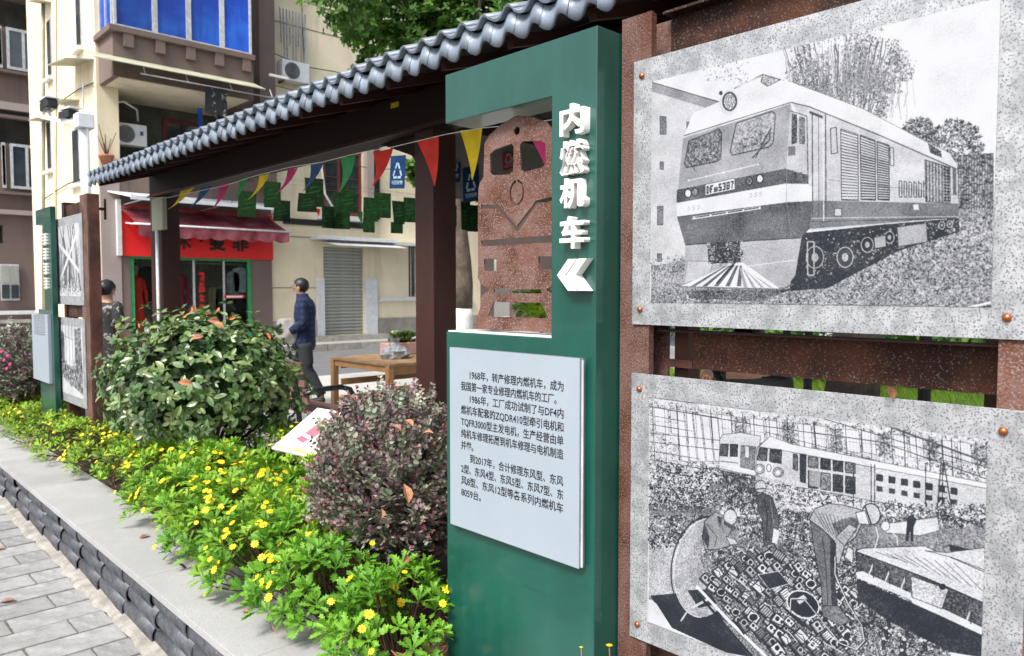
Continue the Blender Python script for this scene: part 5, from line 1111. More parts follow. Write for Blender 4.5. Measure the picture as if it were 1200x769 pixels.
def leaf_strip(ws, ln, fold=.25, curl=.15, a=None):
    """leaf along +Y lying in XY: ws half widths at equal steps, folded along the midrib, drooping to the tip"""
    mb = MB(); n = len(ws); vs = []
    for i, w_ in enumerate(ws):
        t = i / (n - 1); y = t * ln; z = -curl * ln * t * t
        vs += [(-w_, y, z + fold * w_), (0, y, z), (w_, y, z + fold * w_)]
    return mb.add(vs, [q for i in range(n - 1) for q in ((3 * i, 3 * i + 1, 3 * i + 4, 3 * i + 3), (3 * i + 1, 3 * i + 2, 3 * i + 5, 3 * i + 4))])
oval = leaf_strip([.02, .17, .24, .20, .015], 1, .2, .12)
roundleaf = leaf_strip([.05, .30, .34, .24, .03], 1, .12, .1)
def lobed(ln):
    """one daisy leaf: narrow stalk, widening into three pairs of blunt lobes"""
    mb = MB(); P = [(.0, .02), (.32, .045), (.44, .16), (.52, .07), (.62, .22), (.71, .09), (.82, .19), (.88, .08), (1.0, .03)]
    vs = []
    for y, w_ in P:
        z = -.10 * y * y; dy = .07 if w_ > .12 else 0
        vs += [(-w_ * ln, (y + dy) * ln, (z + .15 * w_) * ln), (0, y * ln, z * ln), (w_ * ln, (y + dy) * ln, (z + .15 * w_) * ln)]
    n = len(P)
    return mb.add(vs, [q for i in range(n - 1) for q in ((3 * i, 3 * i + 1, 3 * i + 4, 3 * i + 3), (3 * i + 1, 3 * i + 2, 3 * i + 5, 3 * i + 4))])
def rosette(seed, nl=11, R_=.062):
    g = random.Random(seed); mb = MB()
    for k in range(nl):
        t = k / nl; az = k * 2.4 + g.uniform(-.3, .3); el = R(12 + 62 * t + g.uniform(-8, 8)); ln = R_ * (1.05 - .45 * t) * g.uniform(.85, 1.1); q = lobed(ln)
        M_ = Matrix.Rotation(az, 3, 'Z') @ Matrix.Rotation(el, 3, 'X') @ Matrix.Rotation(g.uniform(-.4, .4), 3, 'Y'); b0 = Vector((0, 0, .012 * t - .012 * (1 - t)))
        mb.add([M_ @ Vector(v) + b0 for v in q.v], q.f)
    return mb
ros = [rosette(i) for i in range(4)]; ros_lo = rosette(9, 8)
fl_mb = MB(); fl_mb.mi = 0
for k in range(9):
    a = k * 2 * math.pi / 9; c_, s_ = math.cos(a), math.sin(a); pts = [(.003, -.0015), (.009, -.0042), (.017, -.0040), (.0205, -.0012), (.0205, .0012), (.017, .0040), (.009, .0042), (.003, .0015)]
    fl_mb.add([(x * c_ - y * s_, x * s_ + y * c_, .004 + .12 * x - (.0 if x < .01 else .05 * x)) for x, y in pts], [tuple(range(8))])
fl_mb.mi = 1; fl_mb.lathe([(.0058, .002), (.0054, .006), (.003, .0082)], (0, 0, 0), 8)
flower_me = fl_mb.mesh('flower', [M['petal'], M['petalc']])
def basis(nrm, spin=0.):
    f = frames(np.array([list(nrm)], float), np.array([spin]))[0]; return Matrix(((f[0, 0], f[0, 1], f[0, 2], 0), (f[1, 0], f[1, 1], f[1, 2], 0), (f[2, 0], f[2, 1], f[2, 2], 0), (0, 0, 0, 1)))
# daisy bushes along the planter
bush_c = []
g = random.Random(21)
def daisy(x, y, rx, ry, h, label, nf, near, yellow=False, dens=1.):
    z0 = .262; bush_c.append((x, y, rx, ry, h)); t = thing('daisy_bush', label, 'flowering bush', (x, y, z0), 'yellow daisy bushes planted along the granite coping')
    n = int(430 * dens * (rx * ry + h * (rx + ry) * .8)); th = rng.random(n) * 2 * math.pi; cz_ = rng.random(n) ** .8; sr = np.sqrt(1 - cz_ ** 2)
    lump = 1 + .10 * np.sin(th * 5 + x * 20) * sr + .09 * np.sin(th * 3 + cz_ * 7 + y * 9)
    d = np.stack([sr * np.cos(th), sr * np.sin(th), cz_], 1); rad = lump * (.86 + .18 * rng.random(n))
    pos = np.array([x, y, z0 + .05]) + d * rad[:, None] * np.array([rx, ry, h])
    keep = np.ones(n, bool)
    nrm = d / np.array([rx, ry, h]) ** 1 ; nrm /= np.linalg.norm(nrm, axis=1, keepdims=True); nrm = nrm * .8 + np.array([0, 0, .75]) + (rng.random((n, 3)) - .5) * .7
    fr_ = frames(nrm, rng.random(n) * 6.28); scl = .8 + .55 * rng.random(n) ** 1.5; ml = M['leafd2'] if yellow else M['leafd']
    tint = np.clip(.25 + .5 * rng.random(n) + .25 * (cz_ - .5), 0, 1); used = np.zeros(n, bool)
    if near:                                   # the rosettes one can pick apart are objects of their own
        o_ = np.argsort(np.linalg.norm(pos - np.array([0, 0, EYE]), axis=1))[:near]
        for i in o_:
            f = fr_[i]; s = scl[i]; mw = Matrix(((f[0, 0] * s, f[0, 1] * s, f[0, 2] * s, pos[i][0]), (f[1, 0] * s, f[1, 1] * s, f[1, 2] * s, pos[i][1]), (f[2, 0] * s, f[2, 1] * s, f[2, 2] * s, pos[i][2]), (0, 0, 0, 1)))
            inst('leaf_rosette', ros_me[int(i) % 8], t, mw); used[i] = True
    r_ = ~used; stuff(scatter('foliage', proto(ros[0] if dens >= 1 else ros_lo), pos[r_], fr_[r_], scl[r_], ml, t, tint[r_]))
    mb = MB()
    for _ in range(int(34 * dens)):
        i = random.randrange(n); e = Vector(pos[i]); b_ = Vector((x + (e.x - x) * .25, y + (e.y - y) * .25, z0)); mid = b_.lerp(e, .55) + Vector((g.uniform(-.02, .02), g.uniform(-.02, .02), -.01)); mb.tube([b_, mid, e], .0028, 4, False)
    stuff(mb.build('stems', M['twig'], t))
    # lower dead leaves and twigs that show brown beneath the green
    nn = int(90 * dens); th = rng.random(nn) * 6.28; dd = np.stack([np.cos(th), np.sin(th), -.1 + .45 * rng.random(nn)], 1); pp = np.array([x, y, z0 + .05]) + dd * (.72 + .2 * rng.random(nn))[:, None] * np.array([rx, ry, h])
    stuff(scatter('dead_leaves', proto(leaf_strip([.004, .09, .03], 1, .3, .5)), pp, frames(dd + (rng.random((nn, 3)) - .5), rng.random(nn) * 6.28), .03 + .02 * rng.random(nn), M['leafbr'], t))
    cl_ = [(g.uniform(2.6, 5.6), g.uniform(.3, .95)) for _ in range(max(3, nf // 5))]
    for k in range(nf):
        for _ in range(30):
            q_ = cl_[k % len(cl_)]; th = q_[0] + g.gauss(0, .15) if k % 4 else g.uniform(0, 6.28); c_ = min(1, max(.05, q_[1] + g.gauss(0, .09))) if k % 4 else g.random() ** .55; s_ = math.sqrt(1 - c_ * c_); dv = Vector((s_ * math.cos(th), s_ * math.sin(th), c_))
            if dv.x * -.72 + dv.y * -.5 + dv.z * .6 > .15: break
        p = Vector((x, y, z0 + .05)) + Vector((dv.x * rx, dv.y * ry, dv.z * h)) * g.uniform(1.06, 1.2); nv = (dv + Vector((-.25, -.2, .55)) + Vector((g.uniform(-.4, .4), g.uniform(-.4, .4), 0))).normalized()
        inst('flower', flower_me, t, Matrix.Translation(p) @ basis(nv, g.uniform(0, 6)) @ Matrix.Scale(g.uniform(.5, .92), 4))
        if near: o = MB().tube([p - nv * .045, p - nv * .02 + Vector((.002, 0, 0)), p], .0011, 4, False).build('flower_stalk', M['leafd'], t)
ros_me = []
for q in range(8):
    me = ros[q % 4].mesh('leaf_rosette', M['leafd']); settint(me, .3 + .08 * q); ros_me.append(me)
specs = [(1.50, 2.16, .27, .24, .25, 14, 95, 'nearest daisy bush against the foot of the green sign'),
         (1.50, 2.55, .30, .30, .30, 18, 70, 'second nearest daisy bush below the purple shrub'),
         (1.55, 3.05, .34, .32, .33, 36, 40, 'leafy daisy bush hanging over the coping in front of the purple shrub'),
         (1.58, 3.60, .36, .34, .34, 58, 20, 'daisy bush full of yellow flowers spilling lowest over the coping'),
         (1.66, 4.15, .38, .36, .36, 54, 0, 'densely flowering daisy bush in front of the slanted map board'),
         (1.74, 4.72, .38, .36, .32, 38, 0, 'daisy bush at the near foot of the round leafy bush'),
         (1.74, 5.30, .36, .36, .26, 40, 0, 'low daisy bush under the middle of the round leafy bush'),
         (1.68, 5.90, .36, .36, .24, 34, 0, 'daisy bush beside the far rusty frame'),
         (1.60, 6.55, .32, .38, .22, 9, 0, 'brown stemmed daisy bush in front of the far rusty frame'),
         (1.54, 7.20, .30, .40, .20, 8, 0, 'daisy bush at the foot of the far green sign'),
         (1.60, 7.95, .34, .42, .20, 8, 0, 'daisy bush just past the far green sign'),
         (1.62, 8.8, .36, .46, .20, 6, 0, 'last yellow daisy bush at the left edge'),
         (2.10, 3.55, .34, .34, .36, 34, 0, 'daisy bush right beside the slanted map board and purple shrub'),
         (2.32, 4.35, .34, .34, .34, 22, 0, 'daisy bush behind the slanted map board'),
         (2.40, 5.10, .34, .34, .34, 10, 0, 'daisy bush between the round bush and the bench')]
for (x, y, rx, ry, h, nf, near, lab) in specs: daisy(x, y, rx, ry, h, lab, nf, near, yellow=y > 5.8, dens=1.35 if y < 5 else .95)
# single stalks by the sign foot
for (px_, py_, s, lab) in ((681, 759, .6, 'short dry stalk in front of the green sign foot'), (714, 757, 1., 'thin stalk with a small yellow bud near the rusty post foot')):
    p = atX(px_, py_, 1.55); q = tag(MB().tube([(p.x, p.y - .02, .27), (p.x, p.y - .01, (p.z + .27) / 2), tuple(p)], .0015, 5).build('flower_stalk', M['leafbr']), lab, 'weed'); inst('bud', flower_me, None, Matrix.Translation(p) @ Matrix.Scale(.45 * s, 4)).parent = q

# ------------------------------------------------------------------ big round leafy bush, with its largest leaves as objects
def shell(n, c, r, lo=-.35, seed=0, lump=.09):
    rg = np.random.default_rng(seed); z = lo + (1 - lo) * rg.random(n); th = rg.random(n) * 2 * math.pi; s = np.sqrt(1 - z * z)
    d = np.stack([s * np.cos(th), s * np.sin(th), z], 1); k = 1 + lump * np.sin(4 * th + 3 * z) + lump * .8 * np.sin(7 * th - 6 * z)
    return d, k
def whorl(nl, el0, el1, leaf, seed):
    g = random.Random(seed); mb = MB()
    for k in range(nl):
        t = k / nl; M_ = Matrix.Rotation(k * 2.4 + g.uniform(-.3, .3), 3, 'Z') @ Matrix.Rotation(R(el0 + (el1 - el0) * t + g.uniform(-12, 12)), 3, 'X') @ Matrix.Rotation(g.uniform(-.5, .5), 3, 'Y'); s = g.uniform(.8, 1.1) * (1 - .35 * t)
        mb.add([M_ @ (Vector(v) * s) for v in leaf.v], leaf.f)
    return mb
C0 = np.array([1.97, 5.06, .93]); RR = np.array([.60, .66, .47])
bu = thing('round_bush', 'large round bush with glossy green leaves and orange young tips', 'bush', (1.97, 5.02, .262))
wm = whorl(7, -5, 60, oval, 3); n = 880; d, k = shell(n, C0, RR, -.6, 5)
pos = C0 + d * RR * (k * (.82 + .18 * np.random.default_rng(2).random(n) + .14 * (np.random.default_rng(3).random(n) > .93)))[:, None]
stuff(scatter('foliage', proto(wm), pos, frames(d + np.array([0, 0, .35]) + (rng.random((n, 3)) - .5) * .5, rng.random(n) * 6.28), (.046 + .024 * rng.random(n)), M['leafb'], bu))
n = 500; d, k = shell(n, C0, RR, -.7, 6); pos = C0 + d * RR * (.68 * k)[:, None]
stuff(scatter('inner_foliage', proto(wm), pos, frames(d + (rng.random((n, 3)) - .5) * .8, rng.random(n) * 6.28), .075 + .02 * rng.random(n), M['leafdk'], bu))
lm = []
for i in range(6):
    q = leaf_strip([.02, .16 + .01 * i, .24, .19, .012], 1, .1 + .05 * i, .05 + .05 * i).mesh('leaf', M['leafb']); settint(q, .35 + .1 * i); lm.append(q)
g = random.Random(31); view = Vector((0, 0, EYE)) - Vector(C0); view.normalize(); cnt = 0
while cnt < 230:
    z = g.uniform(-.5, 1); th = g.uniform(0, 6.28); s_ = math.sqrt(1 - z * z); dv = Vector((s_ * math.cos(th), s_ * math.sin(th), z))
    if dv.dot(view) < .05: continue
    p = Vector(C0) + Vector([dv[i] * RR[i] for i in range(3)]) * g.uniform(.98, 1.07); nv = (dv + Vector((g.uniform(-.5, .5), g.uniform(-.5, .5), g.uniform(0, .7)))).normalized()
    inst('leaf', lm[cnt % 6], bu, Matrix.Translation(p) @ basis(nv, g.uniform(0, 6.28)) @ Matrix.Scale(g.uniform(.045, .078), 4)); cnt += 1
ym = leaf_strip([.02, .15, .2, .16, .01], 1, .5, -.1).mesh('young_leaf', M['leafy']); dm = leaf_strip([.03, .2, .3, .26, .02], 1, .6, .4).mesh('dry_leaf', M['leafbr'])
for (px_, py_, s) in ((213, 367, .07), (222, 364, .08), (228, 361, .06), (250, 366, .08), (253, 360, .05), (268, 369, .06), (163, 380, .05), (145, 392, .05), (317, 392, .06), (139, 401, .05), (170, 374, .05), (236, 370, .05)):
    p = atX(px_, py_, 1.95); inst('young_leaf', ym, bu, Matrix.Translation(p - Vector((0, 0, .03))) @ Matrix.Rotation(R(75 + g.uniform(-15, 15)), 4, 'X') @ Matrix.Rotation(g.uniform(-1.2, 1.2), 4, 'Z') @ Matrix.Scale(s * .8, 4))
for (px_, py_, X) in ((225, 450, 1.37), (257, 376, 1.75), (262, 385, 1.7), (238, 395, 1.62), (170, 408, 1.6)):
    p = atX(px_, py_, X); inst('dry_leaf', dm, bu, Matrix.Translation(p) @ Matrix.Rotation(g.uniform(.8, 1.6), 4, 'X') @ Matrix.Rotation(g.uniform(-1.5, 1.5), 4, 'Z') @ Matrix.Scale(.058, 4))
mb = MB()
for _ in range(60):
    z = g.uniform(-.4, .95); th = g.uniform(0, 6.28); s_ = math.sqrt(1 - z * z); e = Vector(C0) + Vector((s_ * math.cos(th) * RR[0], s_ * math.sin(th) * RR[1], z * RR[2])) * .95
    b_ = Vector((1.97 + g.uniform(-.06, .06), 5.02 + g.uniform(-.06, .06), .26)); mb.tube([b_, b_.lerp(e, .4) + Vector((0, 0, .08)), e], [.012, .007, .003], 5, False)
stuff(mb.build('branches', M['twig'], bu))

# ------------------------------------------------------------------ purple loropetalum shrubs
def loro(c, r, label, n, near, pink=.16):
    c = np.array(c); r = np.array(r); t = thing('purple_shrub', label, 'shrub', (c[0], c[1], .262), 'small leaved purple shrubs')
    sprig = MB(); g = random.Random(6)
    for k in range(9):
        y = k * .3; M_ = Matrix.Rotation((k % 2) * math.pi + g.uniform(-.5, .5), 3, 'Y'); s = 1.0 - .05 * k
        for sg_ in (-1, 1):
            Mm = Matrix.Rotation(sg_ * R(62 + g.uniform(-12, 12)), 3, 'Z') @ Matrix.Rotation(g.uniform(-.6, .6), 3, 'Y') @ Matrix.Rotation(g.uniform(-.4, .4), 3, 'X')
            if (k + sg_) % 2: sprig.add([Mm @ (Vector(v) * s) + Vector((0, y, 0)) for v in roundleaf.v], roundleaf.f)
    d, k = shell(n, c, r, -.7, int(c[1] * 10), .08); u_ = rng.random(n); pos = c + d * r * (k * (.70 + .26 * u_ + .07 * (u_ > .95)))[:, None]
    # sprig frames: y axis points outward
    yax = d + np.array([0, 0, .55]) + (rng.random((n, 3)) - .5) * .9; yax /= np.linalg.norm(yax, axis=1, keepdims=True)
    zz = d + (rng.random((n, 3)) - .5) * .6; xax = np.cross(yax, zz); xax /= np.linalg.norm(xax, axis=1, keepdims=True); zax = np.cross(xax, yax); F_ = np.stack([xax, yax, zax], 2)
    stuff(scatter('foliage', proto(sprig), pos, F_, (.023 + .008 * rng.random(n)) * (1 if near else 1.3), M['leafl'], t))
    tip = MB()
    for k in range(3):
        Mm = Matrix.Rotation(k * 2.1, 3, 'Y') @ Matrix.Rotation(.35, 3, 'X'); tip.add([Mm @ (Vector(v) * .6) for v in oval.v], oval.f)
    m_ = int(n * pink); top_ = pos[:m_] + yax[:m_] * .060; stuff(scatter('pink_tips', proto(tip), top_, F_[:m_], .022 + .008 * rng.random(m_), M['tipl'], t))
    mb = MB()
    for i in range(0, n, 14):
        e = Vector(pos[i]) + Vector(yax[i]) * .05; b_ = Vector((c[0] + (e.x - c[0]) * .15, c[1] + (e.y - c[1]) * .15, .26)); mb.tube([b_, b_.lerp(e, .5) + Vector((0, 0, .05)), e], [.006, .004, .0015], 4, False)
    stuff(mb.build('twigs', M['twig'], t)); return t
lo_ = loro((1.80, 2.62, .74), (.30, .36, .36), 'purple leaved shrub with pink tips, against the near green sign', 3000, True, .22)
for (px_, py_, X, s, rx) in ((478, 590, 1.42, .085, 1.5), (447, 607, 1.42, .05, 1.2), (484, 500, 1.5, .06, .8), (508, 508, 1.6, .06, .3), (470, 505, 1.6, .05, 1), (472, 660, 1.38, .055, 1.3), (420, 470, 1.9, .06, 1)):
    inst('dry_leaf', dm, lo_, Matrix.Translation(atX(px_, py_, X)) @ Matrix.Rotation(rx, 4, 'X') @ Matrix.Rotation(g.uniform(-1, 1), 4, 'Z') @ Matrix.Scale(s * .7, 4))
l2 = loro((1.72, 9.0, .78), (.46, .62, .36), 'purple leaved shrub at the far left behind the far green sign', 2600, False, .05)
p = atX(3, 420, 1.4)
for k in range(5): inst('pink_blossom', fl_mb.mesh('pink_blossom', [M['flagp'], M['tipl']]) if k == 0 else bpy.data.meshes['pink_blossom'], l2, Matrix.Translation(atX(2 + (k * 7) % 11, 412 + (k * 5) % 22, 1.35)) @ basis((-.8, -.5, .4), k) @ Matrix.Scale(.8, 4))
# clipped green hedge pieces at the far left and behind the planter
def small_hedge(x, y, rx, ry, h, label, m, name='low_hedge'):
    n = int(900 * (rx + ry) * .8); d, k = shell(n, None, None, -.1, int(y * 7)); c = np.array([x, y, .262]); t = thing(name, label, 'hedge', (x, y, .262))
    pos = c + d * np.array([rx, ry, h]) * (k * (.8 + .25 * rng.random(n)))[:, None]
    stuff(scatter('foliage', proto(ros_lo), pos, frames(d + np.array([0, 0, .6]) + (rng.random((n, 3)) - .5) * .6, rng.random(n) * 6.28), .7 + .4 * rng.random(n), m, t)); return t
small_hedge(2.35, 10.6, .5, 1.2, .55, 'bright green low hedge at the far left behind the purple shrub', M['leafd'])
small_hedge(1.62, 10.3, .34, .8, .28, 'yellowish low hedge running off at the left edge', M['leafd2'])

# ------------------------------------------------------------------ furniture: slanted map board, bench, table, planter, bag
ib = thing('map_board', 'slanted white information board with a pink and red map between the bushes', 'information board', (2.1, 3.8, .27))
a, b = atZ(318, 525, .65), atZ(403, 545, .65); c_, d_ = atZ(372, 478, .83), atZ(424, 480, .83)
d_ = c_ + (b - a); nrm = (b - a).cross(c_ - a).normalized(); nrm = nrm if nrm.z > 0 else -nrm
MB().prism([a, b, d_, c_], -nrm * .012).build('board_panel', M['white'], ib, bev=.001)
def onb(u, v, h=.0008): return a + (b - a) * u + (c_ - a) * v + nrm * h
def patch(pts, m, name='map_patch', h=.0008): MB().prism([onb(u, v, h) for u, v in pts], -nrm * .0006).build(name, m, ib)
patch([(.20, .42), (.36, .36), (.42, .62), (.38, .80), (.24, .74)], mat('map_pink', (.62, .16, .22), .6), h=.0008)
patch([(.16, .28), (.30, .22), (.34, .31), (.20, .36)], mat('map_rose', (.60, .13, .2), .6), h=.0009)
patch([(.48, .22), (.80, .10), (.92, .55), (.60, .80), (.50, .50)], mat('map_light_pink', (.74, .36, .42), .6))
patch([(.27, .60), (.32, .58), (.33, .66), (.28, .68)], M['flagy'], h=.0014)
patch([(.04, .23), (.14, .18), (.16, .21), (.05, .27)], mat('map_mint', (.42, .66, .55), .6))
patch([(.03, .03), (.30, .03), (.62, .03), (.62, .10), (.5, .06), (.35, .12), (.2, .06), (.05, .07)], mat('map_orange', (.80, .42, .20), .6))
g = random.Random(2)
for k in range(26): u, v = g.uniform(.08, .9), g.uniform(.12, .93); patch([(u, v), (u + g.uniform(.01, .03), v), (u + .02, v + .012), (u, v + .012)], M['winframe'], 'map_caption', .0018)
for u in (.25, .75): q = onb(u, .5, -.013); MB().tube([q, (q.x, q.y, .2)], .018, 8).build('leg', M['black'], ib, True)
# bench: brown slats on a black frame, seen from behind
bn = thing('park_bench', 'bench with brown slatted back and black curved metal arms behind the round bush', 'bench', (3.5, 7, 0))
BX, BY0, BY1 = 3.32, 6.27, 7.9
for k in range(5):
    z = .50 + k * .082; x = BX - .0 + .05 * (4 - k) * .35
    B(x, x + .022, BY0 + .01, BY1, z, z + .066).build('slat', M['slat'], bn, bev=.003)
for k in range(5): B(BX + .12 + k * .085, BX + .19 + k * .085, BY0, BY1, .40, .425).build('slat', M['slat'], bn, bev=.003)
for y in (BY0 + .14, BY1 - .14):
    MB().bar((BX + .09, y, .0), (BX - .0, y, .86), .04, .035).build('frame', M['blackpl'], bn)
for y in (BY0 - .01, BY1 + .02):
    MB().tube([(BX + .03, y, .60), (BX + .15, y, .635), (BX + .40, y, .64), (BX + .50, y, .61), (BX + .54, y, .54), (BX + .53, y, .30), (BX + .5, y, .0)], .026, 8).build('armrest', M['blackpl'], bn, True)
    MB().tube([(BX + .06, y, .40), (BX + .52, y, .40)], .02, 8).build('seat_rail', M['blackpl'], bn, True)
# wooden table
tb = thing('wooden_table', 'pine table with slatted sides standing on the pale paving', 'table', (5.3, 7.45, 0)); TX0, TX1, TY0, TY1 = 4.655, 6.0, 6.84, 8.06
for i in range(9):
    x = TX0 + i * (TX1 - TX0) / 9; B(x + .001, x + (TX1 - TX0) / 9 - .002, TY0 - .01, TY1 + .01, .722, .75).build('top_plank', M['woodtop'], tb, bev=.002)
for x in (TX0, TX1 - .07):
    for y in (TY0, TY1 - .07): B(x, x + .07, y, y + .07, 0, .7215).build('leg', M['wood'], tb, bev=.003)
for z in (.62, .42, .22, .05):
    h = .10 if z > .6 else .075
    for y in (TY0 + .07, TY1 - .09): B(TX0 + .071, TX1 - .071, y - .04, y - .02, z, z + h).build('side_slat', M['wood'], tb, bev=.002)
    if z > .6: B(TX0 + .02, TX0 + .04, TY0 + .071, TY1 - .071, z + .03, z + h).build('side_slat', M['wood'], tb, bev=.002)
    B(TX1 - .05, TX1 - .03, TY0 + .071, TY1 - .071, z, z + h).build('side_slat', M['wood'], tb, bev=.002)
pp = thing('trough_planter', 'pinkish trough planter with a low green plant on the wooden table', 'planter', (5.55, 7.75, .751))
px0 = 5.25
B(px0, px0 + .75, 7.70, 7.90, .751, .90).build('trough', M['pinkpot'], pp, bev=.01)
n = 60; P_ = np.stack([px0 + .12 + .55 * rng.random(n), 7.71 + .18 * rng.random(n), .90 + .12 * rng.random(n)], 1)
stuff(scatter('plant', proto(whorl(8, 0, 60, roundleaf, 4)), P_, frames(np.array([[0, 0, 1.]]) + (rng.random((n, 3)) - .5) * 1.2, rng.random(n) * 6), .06 + .02 * rng.random(n), M['leafb'], pp))
bg_ = MB(); g = random.Random(9); bc_ = Vector((5.12, 7.38, .75)); vs = []; nn_, mm = 14, 7
for i in range(mm + 1):
    t = i / mm; rr = [.02, .14, .16, .15, .11, .05, .035, .06][i]; z = [0.001, .0, .05, .09, .12, .14, .18, .23][i]
    for k in range(nn_): a_ = 2 * math.pi * k / nn_; q = rr * (1 + g.uniform(-.22, .22)); vs.append((bc_.x + q * 1.15 * math.cos(a_), bc_.y + q * math.sin(a_), bc_.z + z + g.uniform(0, .012)))
bg_.add(vs, [(i * nn_ + k, i * nn_ + (k + 1) % nn_, (i + 1) * nn_ + (k + 1) % nn_, (i + 1) * nn_ + k) for i in range(mm) for k in range(nn_)])
tag(bg_.build('plastic_bag', M['bag']), 'crumpled grey plastic bag on the corner of the wooden table', 'bag')
# camera pole
cpole = thing('camera_pole', 'white street pole carrying two surveillance cameras behind the far rusty frame', 'camera pole', (2.25, 8.72, 0))
pc = atX(100, 200, 2.25)
MB().tube([(2.25, pc.y, 0), (2.25, pc.y, atX(100, 134, 2.25).z)], .046, 14).build('pole', M['steelwhite'], cpole, True); zt_ = atX(100, 134, 2.25).z
MB().tube([(2.25, pc.y, zt_), (2.25, pc.y, atX(101, 95, 2.25).z)], .008, 5).build('lightning_rod', M['winframe'], cpole)
B(2.17, 2.33, pc.y - .08, pc.y + .08, zt_ - .14, zt_ + .01).build('clamp_box', M['steelwhite'], cpole, bev=.01)
e = atX(50, 137, 2.25); MB().bar((2.25, pc.y, zt_ - .09), (2.25, e.y, e.z), .05, .05).build('arm', M['steelwhite'], cpole)
def camera_unit(px_, py_, ln, name):
    q = atX(px_, py_, 2.25); MB().box(q.x - .06, q.x + .06, q.y - ln / 2, q.y + ln / 2, q.z - .055, q.z + .055).build('camera_body', M['blackpl'], cpole, bev=.02); MB().box(q.x - .075, q.x + .075, q.y - ln / 2 - .03, q.y + ln / 2 - .02, q.z + .056, q.z + .07).build('sun_shield', M['steelwhite'], cpole)
    MB().tube([(q.x, q.y, q.z - .05), (q.x, q.y, q.z - .17)], .02, 7).build('mount', M['steelwhite'], cpole)
camera_unit(57, 124, .34, 'a')
q = atX(80, 136, 2.25); MB().bar((2.25, q.y + .2, q.z + .03), (2.25, q.y - .22, q.z - .01), .10, .07).build('camera_body', M['blackpl'], cpole); MB().bar((2.25, q.y + .15, q.z + .085), (2.25, q.y - .3, q.z + .04), .12, .02).build('sun_shield', M['steelwhite'], cpole)
# fallen leaves on the coping, paving and roof
def fallen(p, s, rz, rx, label, m=None):
    me = leaf_strip([.03, .2, .3, .26, .02], 1, .35, .25); o = me.build('fallen_leaf', m or M['leafbr']); o.matrix_world = Matrix.Translation(p) @ Matrix.Rotation(rz, 4, 'Z') @ Matrix.Rotation(rx, 4, 'X') @ Matrix.Scale(s, 4); tag(o, label, 'fallen leaf')
fallen(atZ(18, 703, .012), .07, 1.0, .1, 'curled brown leaf lying on the grey pavers near the lower left'); fallen(atZ(6, 641, .012), .07, 1.4, .1, 'reddish leaf lying on the pavers at the left edge')
fallen(atZ(175, 627, .276), .055, 1.9, .2, 'long thin brown leaf on the coping left of the flowers', M['leafbr']); fallen(atZ(205, 634, .276), .06, 1.7, .2, 'dark brown leaf on the coping right under the flower edge')
fallen(atZ(291, 718, .276), .035, .4, .3, 'small tan leaf on the coping near the bottom'); fallen(atZ(52, 533, .276), .07, 1.8, .1, 'brown leaf on the coping beside the far bushes')
fallen(atX(219, 668, 1.28), .05, 1.0, .9, 'dark red leaf caught at the lowest yellow flowers', M['rust_dark'])
fallen(atX(553, 46, 2.2), .09, 1.4, .1, 'orange leaf lying on the roof tiles', M['leafy'])
p = atX(1047, 452, 1.69); fallen(Vector((1.688, p.y, 1.318)), .035, 1.5, 1.2, 'small dry leaf stuck on the top edge of the workshop print')

# ------------------------------------------------------------------ trees, lawn, far hedge
def tree(x, y, trunk_r, h, crowns, label, lm_, nleaf, lsize, lime=0, name='street_tree'):
    t = thing(name, label, 'tree', (x, y, 0)); g = random.Random(int(x * 10 + y)); prof = [(trunk_r * (1.25 if i == 0 else 1 - .45 * i / 8) * (1 + .05 * math.sin(i * 2.1)), h * i / 8) for i in range(9)]
    z1 = lime
    def tr_(za, zb, m, nm):
        pts = []; rs = []; k = 7
        for i in range(k + 1): z = za + (zb - za) * i / k; pts.append((x + .06 * math.sin(z * 1.3), y + .05 * math.cos(z * 1.7), z)); rs.append(trunk_r * (1.18 - .5 * z / h) * (1 + .04 * math.sin(z * 9)))
        MB().tube(pts, rs, 14).build(nm, m, t, True)
    if lime: tr_(0, lime, M['lime'], 'limewashed_base')
    tr_(lime, h, M['bark'], 'trunk')
    mb = MB()
    for (cx_, cy_, cz_, r_) in crowns:
        for _ in range(5):
            e = Vector((cx_, cy_, cz_)) + Vector((g.uniform(-1, 1), g.uniform(-1, 1), g.uniform(-.5, .6))) * r_ * .5; s = Vector((x, y, h * g.uniform(.75, .98))); mb.tube([s, s.lerp(e, .5) + Vector((0, 0, .3)), e], [trunk_r * .35, trunk_r * .2, .02], 6, False)
    mb.build('limb', M['bark'], t)
    P_ = []; D_ = []
    tot = sum(c[3] ** 2 for c in crowns)
    for (cx_, cy_, cz_, r_) in crowns:
        k = int(nleaf * r_ ** 2 / tot); cl = rng.normal(size=(max(6, k // 22), 3)); cl /= np.linalg.norm(cl, axis=1, keepdims=True); cl *= (rng.random((len(cl), 1)) ** .4) * np.array([1, 1, .75]) * r_
        w_ = rng.integers(0, len(cl), k); q = cl[w_] + rng.normal(size=(k, 3)) * r_ * .10; P_.append(q + np.array([cx_, cy_, cz_])); D_.append(q / r_ + np.array([0, 0, .7]) + rng.normal(size=(k, 3)) * .5)
    P_ = np.concatenate(P_); D_ = np.concatenate(D_); tw = whorl(5, 0, 35, oval, 8)
    stuff(scatter('crown', proto(tw), P_, frames(D_, rng.random(len(P_)) * 6.28), lsize * (.7 + .6 * rng.random(len(P_))), lm_, t)); return t
tree(8.95, 10.85, .19, 4.2, [(8.3, 11.7, 5.8, .8), (9.3, 10.9, 6.0, 1.6), (8.2, 11.8, 7.2, 1.6), (10.4, 9.8, 6.3, 1.4), (9.6, 10.4, 7.8, 1.7), (8.6, 11.6, 5.2, .8)], 'street tree with whitewashed trunk base behind the near sign', M['leaft'], 7500, .15, 1.22)
